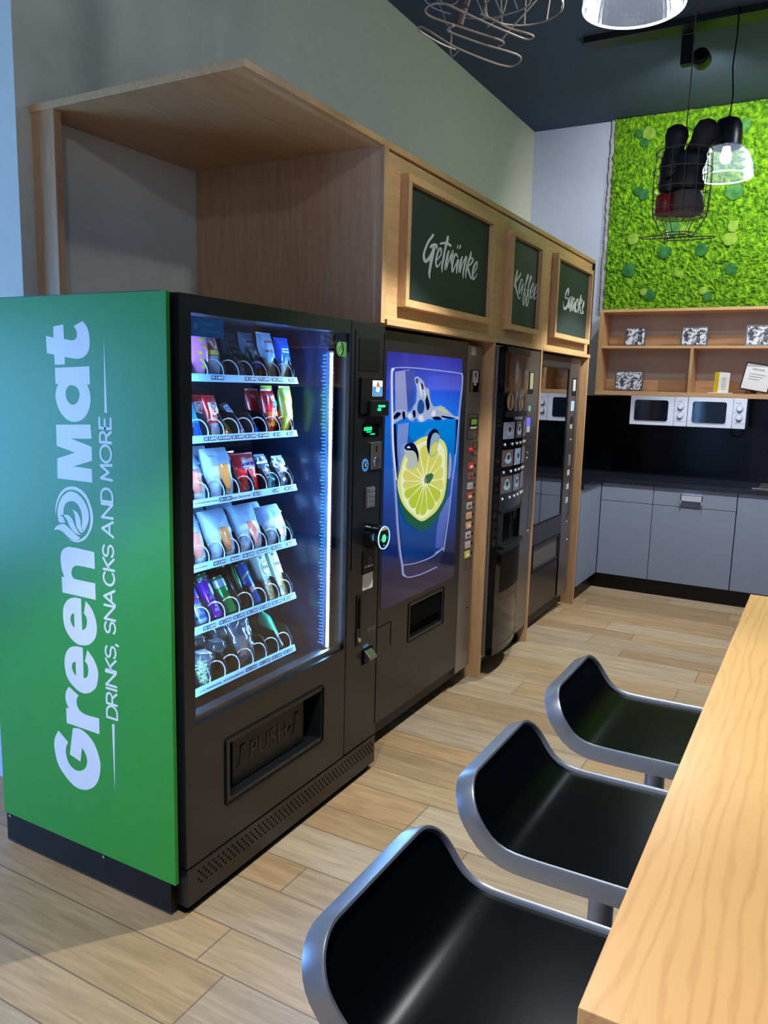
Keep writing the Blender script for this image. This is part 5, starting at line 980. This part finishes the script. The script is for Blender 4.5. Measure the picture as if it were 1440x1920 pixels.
MO = moss_mat('moss', (54, 114, 6), (142, 194, 20))
moss_patch(-1.80, -.25, 2.276, 3.838, .0075, .02).build('moss_field', MO, mp, smooth=True, recalc=False)['kind'] = 'stuff'
moss_patch(-.25, 2.3, 2.276, 3.838, .02, 0).build('moss_field', MO, mp, smooth=True, recalc=False)['kind'] = 'stuff'
MB().box(-1.80, 2.3, 7.04, 7.068, 2.276, 3.838).build('moss_backing', moss_mat('moss_back', (50, 100, 10), (80, 130, 20)), mp)
ej = [(-1.80, 2.276), (-1.80, 3.838)]; R_ = random.Random(5)
for k in range(60): ej.append((-1.832+R_.uniform(-.006, .006), 3.838-k*(3.838-2.276)/59))
MB().prism([(x, 7.068, z) for x, z in ej], (0, -.03, 0)).build('edge_board', M('edge_grey', (190, 190, 196), .8), mp)
MC = [moss_mat('moss_dark', (26, 92, 44), (56, 126, 62)), moss_mat('moss_olive', (120, 160, 50), (150, 185, 70)), moss_mat('moss_green', (48, 116, 58), (90, 152, 78))]
for (px, py, r, c) in ((1198, 251, .045, 0), (1216, 250, .075, 1), (1208, 266, .05, 0), (1325, 240, .10, 2), (1396, 234, .07, 2), (1405, 286, .05, 1), (1196, 358, .05, 0), (1207, 364, .065, 0), (1377, 358, .09, 2), (1262, 427, .085, 2), (1282, 430, .045, 1), (1374, 424, .06, 1), (1368, 448, .075, 1),
                       (1187, 448, .065, 1), (1246, 473, .075, 0), (1314, 468, .070, 0), (1179, 506, .080, 0), (1269, 512, .038, 1), (1370, 504, .065, 0), (1207, 548, .045, 1), (1217, 553, .065, 0), (1318, 545, .045, 1), (1326, 556, .05, 0)):
    p = on(px, py, 1, 7.0); mb = MB(); n = 14; vs = []; R = random.Random(px)
    for j in range(7):
        for k in range(n):
            a = 2*PI*k/n; rr = r*.72*math.sin(PI/2*(j/6))*(1+.22*noise.noise(Vector((math.cos(a)*1.5+px, math.sin(a)*1.5, py)))); vs.append((p.x+rr*math.cos(a), 7.004-.006*math.cos(PI/2*j/6)+(.03 if j == 6 else 0), p.z+rr*math.sin(a)))
    mb.add(vs, [(j*n+k, j*n+(k+1) % n, (j+1)*n+(k+1) % n, (j+1)*n+k) for j in range(6) for k in range(n)]).build('moss_cushion', MC[c], mp, smooth=True)
# ------------------------------------------------------------------ pendants
PG = glass('prismatic_glass', (240, 245, 255), .12, 1.5, diff=(225, 235, 255), dk=.030)
BULB = M('bulb', (255, 255, 255), .5, emit=14, ec=(235, 243, 255))
labs = ['glass pendant lamp with black cap hanging behind the viewer', 'glass pendant lamp hanging over the near end of the aisle', 'large lit ribbed glass pendant lamp cut by the top edge', 'lit ribbed glass pendant lamp with black cap in front of the moss']
for i, (x, y, z) in enumerate(PEND):
    t = thing('pendant_lamp', labs[i], 'lamp', (x, y, z), 'pendant lamps in a row')
    # ribbed bell
    prof = [(.158, 0), (.157, .03), (.150, .07), (.135, .11), (.112, .145), (.085, .168)]; n = 120; vs = []
    for r, h in prof:
        for k in range(n):
            a = 2*PI*k/n; rr = r+(.0042 if k % 2 else 0); vs.append((rr*math.cos(a), rr*math.sin(a), h))
    MB().add(vs, [(j*n+k, j*n+(k+1) % n, (j+1)*n+(k+1) % n, (j+1)*n+k) for j in range(len(prof)-1) for k in range(n)]).build('glass_shade', PG, t, smooth=False, local=True)
    MB().tube([(.1585*math.cos(a*PI/32), .1585*math.sin(a*PI/32), 0) for a in range(64)], .004, 8, True).build('rim', M('lit_rim', (240, 245, 255), .3, emit=2.2, ec=(225, 238, 255)), t, smooth=True, local=True)  # rim emission stands in for bulb light caught by the glass
    MB().lathe([(.088, .165), (.090, .172), (.082, .175), (.080, .168)], k=32).build('collar', STEELL, t, smooth=True, local=True)
    MB().lathe([(.083, .172), (.084, .22), (.078, .29), (.060, .325), (.020, .338), (.012, .345), (0, .345)], k=32).build('cap', M('cap_black', (16, 20, 26), .35), t, smooth=True, local=True)
    MB().lathe([(.02, .172), (.024, .15), (.032, .12), (.030, .095), (.016, .080), (0, .078)], k=20).build('bulb', BULB, t, smooth=True, local=True)
    cz = 3.84-z
    MB().tube([(0, 0, .34), (.010, 0, .45), (-.006, 0, .62), (.004, 0, .8), (0, 0, cz)], .0045, 6).build('cord', BLK2, t, smooth=True, local=True)
    light('pendant_light', 'SPOT', (x, y, z+.060), E_PEND*(1.15 if i == 1 else 1), (.97, .98, 1), aim=(x, y, 0), spot_size=math.radians(95), spot_blend=.22, shadow_soft_size=.03)
    light('pendant_glow', 'POINT', (x, y, z+.062), E_PEND*.095, (.93, .96, 1), shadow_soft_size=.03)
# ------------------------------------------------------------------ ceiling track and spots
tr = MB().box(-1.62, 3.1, 5.37, 5.51, 3.80, 3.84).build('ceiling_track', M('track_black', (10, 12, 16), .5), None); tag(tr, 'long black ceiling track crossing above the aisle', 'track')
for x, l in ((-.92, 'black spotlight on the ceiling track aimed at the moss'), (.1, 'black spotlight farther right along the track'), (1.2, 'black spotlight near the right end of the track')):
    t = thing('track_spotlight', l, 'spotlight', (x, 5.55, 3.80), 'black track spotlights')
    MB().box(-.12, -.05, -.03, .03, -.17, 0).build('adapter', BLK2, t, local=True, bevel=.003); MB().tube([(-.05, 0, -.10), (0, 0, -.12)], .010, 8).build('arm', BLK2, t, local=True)
    MB().lathe([(.028, -.06), (.050, -.045), (.055, .0), (.055, .04), (.048, .05), (0, .03)], (0, .01, -.14), 20, 'y').build('lamp_head', BLK2, t, smooth=True, local=True)
# ------------------------------------------------------------------ wire baskets
WR = M('basket_wire', (108, 100, 94), .5, .3); WR2 = M('basket_wire_light', (165, 150, 132), .45, .4)
def circ(cx, cy_, z, rx, ry, n=28, a0=0): return [(cx+rx*math.cos(2*PI*k/n+a0), cy_+ry*math.sin(2*PI*k/n+a0), z) for k in range(n)]
BX, BY = -.865, 4.93
t = thing('wire_basket', 'dark wire basket full of shoes hanging in front of the moss', 'basket', (BX, BY, 2.48), 'hanging wire baskets')
mb = MB()
for z, r in ((2.945, .150), (2.845, .158), (2.745, .156), (2.635, .150), (2.600, .148)): mb.tube(circ(BX, BY, z, r, r), .0028, 5, True)
for k in range(14):
    a = 2*PI*k/14; c_, s_ = math.cos(a), math.sin(a); mb.tube([(BX+.150*c_, BY+.150*s_, 2.945), (BX+.158*c_, BY+.158*s_, 2.80), (BX+.152*c_, BY+.152*s_, 2.62), (BX+.148*c_, BY+.148*s_, 2.60)], .0024, 5)
for k in range(-5, 6): d = .027*k; h = math.sqrt(max(0, .148**2-d*d)); mb.tube([(BX-h, BY+d, 2.60), (BX+h, BY+d, 2.60)], .002, 4)
mb.build('wire_body', WR, t)
mb = MB()
for k in range(6): a = 2*PI*k/6+.3; mb.tube([(BX+.148*math.cos(a), BY+.148*math.sin(a), 2.60), (BX+.085*math.cos(a), BY+.085*math.sin(a), 2.50)], .0028, 5)
mb.tube(circ(BX, BY, 2.50, .09, .09), .0028, 5, True); mb.tube(circ(BX-.07, BY, 2.492, .14, .05), .0032, 5, True).tube(circ(BX+.06, BY+.02, 2.478, .14, .05), .0032, 5, True); mb.build('base_hoop', WR, t)
MB().tube([(BX, BY, 3.84), (BX+.003, BY, 3.4), (BX, BY, 3.08)], .0035, 6).tube([(BX, BY, 3.08), (BX-.10, BY, 3.0), (BX-.150, BY, 2.945)], .0025, 5).tube([(BX, BY, 3.08), (BX+.10, BY, 3.02), (BX+.150, BY, 2.945)], .0025, 5).build('hanging_wire', WR, t)
def shoe(label, cx, cy_, z0, h, w, d, c, lean):
    t = thing('shoe', label, 'shoe', (cx, cy_, z0), 'shoes in the hanging basket'); prof = [(0, .35), (.04, .8), (.2, 1.0), (.4, .85), (.6, .8), (.8, .98), (.93, .85), (1, .3)]
    for nm, dy, dd, mt_ in (('upper', 0, d, c), ('sole', d*.5, .014, M('sole_dark', (30, 28, 28), .6))):
        vs = []; n = 14
        for v, s in prof:
            for k in range(n):
                a = 2*PI*k/n; q = dd*(1 if (nm == 'sole' or v < .5) else .75); vs.append((w/2*s*math.cos(a), dy+q/2*math.sin(a)*(s if nm == 'upper' else 1), v*h))
        m_ = MB().add(vs, [(j*n+k, j*n+(k+1) % n, (j+1)*n+(k+1) % n, (j+1)*n+k) for j in range(len(prof)-1) for k in range(n)]+[tuple(range(n))[::-1], tuple(range((len(prof)-1)*n, len(prof)*n))])
        o = m_.build(nm, mt_, t, smooth=True, local=True)
    t.rotation_euler = (0, lean, 0); return t
sb, sbr = M('shoe_black', (16, 16, 22), .5), M('shoe_brown', (44, 36, 34), .6)
shoe('black shoe standing upright in the basket, left one', BX-.065, BY-.05, 2.80, .285, .125, .06, sb, .10)
shoe('brown shoe standing upright in the basket, right one', BX+.000, BY-.02, 2.80, .325, .135, .07, sbr, .42)
shoe('black shoe lying low in the middle of the basket', BX+.03, BY-.075, 2.73, .21, .17, .06, sb, .12)
shoe('dark brown shoe wedged behind the upright pair', BX+.01, BY+.05, 2.73, .22, .20, .08, sbr, .0)
shoe('black shoe pressed against the left wires of the basket', BX-.070, BY+.0, 2.73, .19, .13, .08, sb, .02)
t = thing('boot', 'grey brown folded boot shaft on the floor of the basket', 'boot', (BX+.035, BY, 2.605)); MB().lathe([(.0, 0), (.085, .002), (.092, .03), (.088, .09), (.075, .125), (0, .13)], k=10).build('boot_shaft', M('taupe_cloth', (104, 96, 88), .8, bump=.3, bscale=40), t, smooth=True, local=True)
t = thing('round_tin', 'dark red round tin in the lower left of the basket', 'tin', (BX-.075, BY-.03, 2.606)); MB().lathe([(.0, 0), (.052, .0), (.055, .004), (.055, .10), (.052, .105), (0, .105)], k=24).build('tin_body', M('dark_red_tin', (150, 14, 28), .4), t, smooth=True, local=True)
t2 = thing('wire_basket', 'light rusty wire basket hanging at the top left of the ceiling', 'basket', (-1.1, 2.6, 2.72), 'hanging wire baskets')
S5 = .236111
def traced(pts, plane, val, r=.0032, closed=False, n=4):
    q = catmull([tuple(map(float, w.split(','))) for w in pts.split()], n, closed); return MB().tube([on(760+x*S5, y*S5, plane, val) for x, y in q], r, 6, closed)
mb = traced('325,30 480,105 650,185 800,250 960,312 1020,290 960,262 830,225 730,172 600,110', 2, 2.735); mb2 = traced('325,30 230,30 172,60 162,100 220,140 380,195 560,255 768,325 765,362 738,366', 2, 2.735)
mb3 = traced('385,205 335,235 380,265 600,345 880,430 915,480 870,520 800,525 650,480 400,375 230,270 130,212 105,228 150,270 280,345 400,395', 2, 2.715)
mb.add([tuple(v) for v in mb2.v], mb2.f).add([tuple(v) for v in mb3.v], mb3.f); mb.build('base_hoop', WR2, t2, smooth=True)
mb = MB()
for s in ('330,180 365,270 358,400 378,445 440,385', '1010,-40 960,55 800,115 620,150 480,140', '812,-40 780,90 720,160 650,215', '700,-40 760,100', '850,-40 890,70', '560,-20 630,135', '1060,-20 850,215 770,310', '130,-30 220,60 360,110', '240,-40 310,130 330,200', '250,-30 330,40 410,20 420,-30'):
    q = traced(s, 1, 2.62, .0028); mb.add([tuple(v) for v in q.v], q.f)
mb.tube(circ(-1.03, 2.72, 2.86, .13, .13), .003, 6, True).tube(circ(-1.03, 2.72, 2.98, .15, .15), .003, 6, True)
for k in range(10):
    a = 2*PI*k/10; mb.tube([(-1.03+.13*math.cos(a), 2.72+.13*math.sin(a), 2.86), (-1.03+.15*math.cos(a), 2.72+.15*math.sin(a), 2.98), (-1.03+.15*math.cos(a), 2.72+.15*math.sin(a), 3.1)], .0026, 5)
mb.build('wire_body', WR2, t2, smooth=True)
MB().tube([(-1.03, 2.72, 3.84), (-1.03, 2.72, 3.3), (-.90, 2.72, 3.1)], .003, 5).tube([(-1.03, 2.72, 3.3), (-1.16, 2.72, 3.1)], .003, 5).build('hanging_wire', WR2, t2)
a = on(760+420*S5, 195*S5, 1, 2.63); b = on(760+490*S5, -40*S5, 1, 2.63)
bo = MB().tube([a, b, b+(b-a)*.6], .017, 10).build('wooden_rod', M('rod_brown', (84, 66, 56), .6), None); tag(bo, 'brown wooden rod standing in the rusty wire basket', 'rod')
# ------------------------------------------------------------------ stools
LEATH = M('black_seat_pad', (4, 5, 8), .24, spec=.035); SALU = M('stool_aluminium', (148, 154, 162), .36, .8)
PROF = catmull([(-.085, .746), (-.20, .745), (-.30, .744), (-.40, .743), (-.445, .747), (-.480, .764), (-.506, .795), (-.527, .830), (-.545, .862)], 5, closed=False)
LEN = [0]
for a, b in zip(PROF, PROF[1:]): LEN.append(LEN[-1]+math.hypot(b[0]-a[0], b[1]-a[1]))
SL = LEN[-1]
def prof(s):
    s = min(max(s, 0), SL)
    for i in range(len(LEN)-1):
        if s <= LEN[i+1]+1e-9:
            t = (s-LEN[i])/(LEN[i+1]-LEN[i]); a, b = PROF[i], PROF[i+1]; break
    tx, tz = b[0]-a[0], b[1]-a[1]; l = math.hypot(tx, tz); return a[0]+tx*t, a[1]+tz*t, (tz/l, -tx/l)      # normal up/forward
def stool(yc, dz, label):
    t = thing('bar_stool', label, 'bar stool', (-.305, yc, 0), 'bar stools at the high table')
    W2 = .200
    def pt(s, v, off): x, z, n = prof(s); return Vector((x+n[0]*off+.305, v, z+dz+n[1]*off))
    out = rrect(0, SL, -W2, W2, .075, 8); cen = (SL/2, 0)
    # densify ring
    ring = []
    for i in range(len(out)):
        a, b = out[i], out[(i+1) % len(out)]; d = math.hypot(a[0]-b[0], a[1]-b[1]); m_ = max(1, int(d/.02))
        for k in range(m_): ring.append((a[0]+(b[0]-a[0])*k/m_, a[1]+(b[1]-a[1])*k/m_))
    n = len(ring)
    def off2(p, e):                     # inset towards the centre using ring corners
        s, v = p; cs = min(max(s, .075), SL-.075); cv = min(max(v, -W2+.075), W2-.075); dx, dv = s-cs, v-cv; l = math.hypot(dx, dv) or 1
        return (s-dx/l*e, v-dv/l*e)
    # pad: grid of rings shrinking inward
    for nm, o_, mt_ in (('seat_pad', .004, LEATH),):
        rs = []; K = 9; vs = []; NS, NV = 40, 14
        inr = [off2(p, .009) for p in ring]
        for side, of in ((0, .006), (1, -.012)):
            base = len(vs)
            for q in inr: vs.append(pt(q[0], q[1], of))
            for f_ in (.75, .5, .25):
                for q in inr: vs.append(pt(SL/2+(q[0]-SL/2)*(f_ if False else 1), q[1]*f_, of))
            for q in inr: vs.append(pt(q[0], 0, of))
        fs = []
        for side in (0, 1):
            b0 = side*5*n
            for r_ in range(4):
                for i in range(n): fs.append((b0+r_*n+i, b0+r_*n+(i+1) % n, b0+(r_+1)*n+(i+1) % n, b0+(r_+1)*n+i))
        for i in range(n): fs.append((i, (i+1) % n, 5*n+(i+1) % n, 5*n+i))
        o = MB().add(vs, fs).build(nm, mt_, t, smooth=True, local=True)
    vs = []
    sec = [(0, .012), (.0015, .015), (.006, .015), (.009, .011), (.009, -.024), (.004, -.026), (0, -.024)]
    for p in ring:
        for e, h in sec: q = off2(p, e-.0); vs.append(pt(q[0], q[1], h) + Vector((0, 0, 0)))
    k = len(sec); vs2 = []
    MB().add(vs, [(i*k+j, i*k+(j+1) % k, ((i+1) % n)*k+(j+1) % k, ((i+1) % n)*k+j) for i in range(n) for j in range(k)]).build('edge_band', SALU, t, smooth=True, local=True)
    MB().lathe([(.025, .40), (.025, .712)], k=24, close=True).add([(v[0], v[1], v[2]) for v in MB().box(-.09, .09, -.07, .07, .712, .722).v], MB().box(-.09, .09, -.07, .07, .712, .722).f).build('column', SALU, t, smooth=True, local=True, bevel=.0)
    MB().lathe([(.0295, .03), (.0295, .42), (.025, .425)], k=24, close=True).build('outer_tube', SALU, t, smooth=True, local=True)
    MB().lathe([(0, .03), (.03, .03), (.06, .018), (.19, .010), (.20, .004), (.20, 0), (0, 0)], k=40).build('base_plate', SALU, t, smooth=True, local=True)
    MB().tube([(-.03, 0, .25), (.12, -.10, .25), (.17, 0, .25), (.12, .10, .25), (-.03, 0, .25)], .008, 8).build('footrest', SALU, t, smooth=True, local=True)
    return t
stool(.980, 0, 'black seat bar stool with aluminium edge, nearest of three'); stool(1.490, 0, 'black seat bar stool with aluminium edge, middle of three'); stool(2.035, -.006, 'black seat bar stool with aluminium edge, farthest of three')
# ------------------------------------------------------------------ high table
tb = thing('high_table', 'long oak high table at the right with stools pushed under', 'table', (.25, 1.52, 0))
MB().box(-.146, .66, .648, 2.392, 1.012, 1.05).build('table_top', TABLEW, tb, bevel=.0012)
MB().box(-.140, .655, .655, 2.386, .985, 1.012).build('underframe', BLK2, tb)
for y in (.70, 2.30): MB().box(.22, .30, y, y+.06, 0, .985).build('leg', BLK, tb, bevel=.002)
for y in (.70, 2.30): MB().box(.0, .52, y-.01, y+.07, 0, .012).build('foot', BLK, tb, bevel=.002)
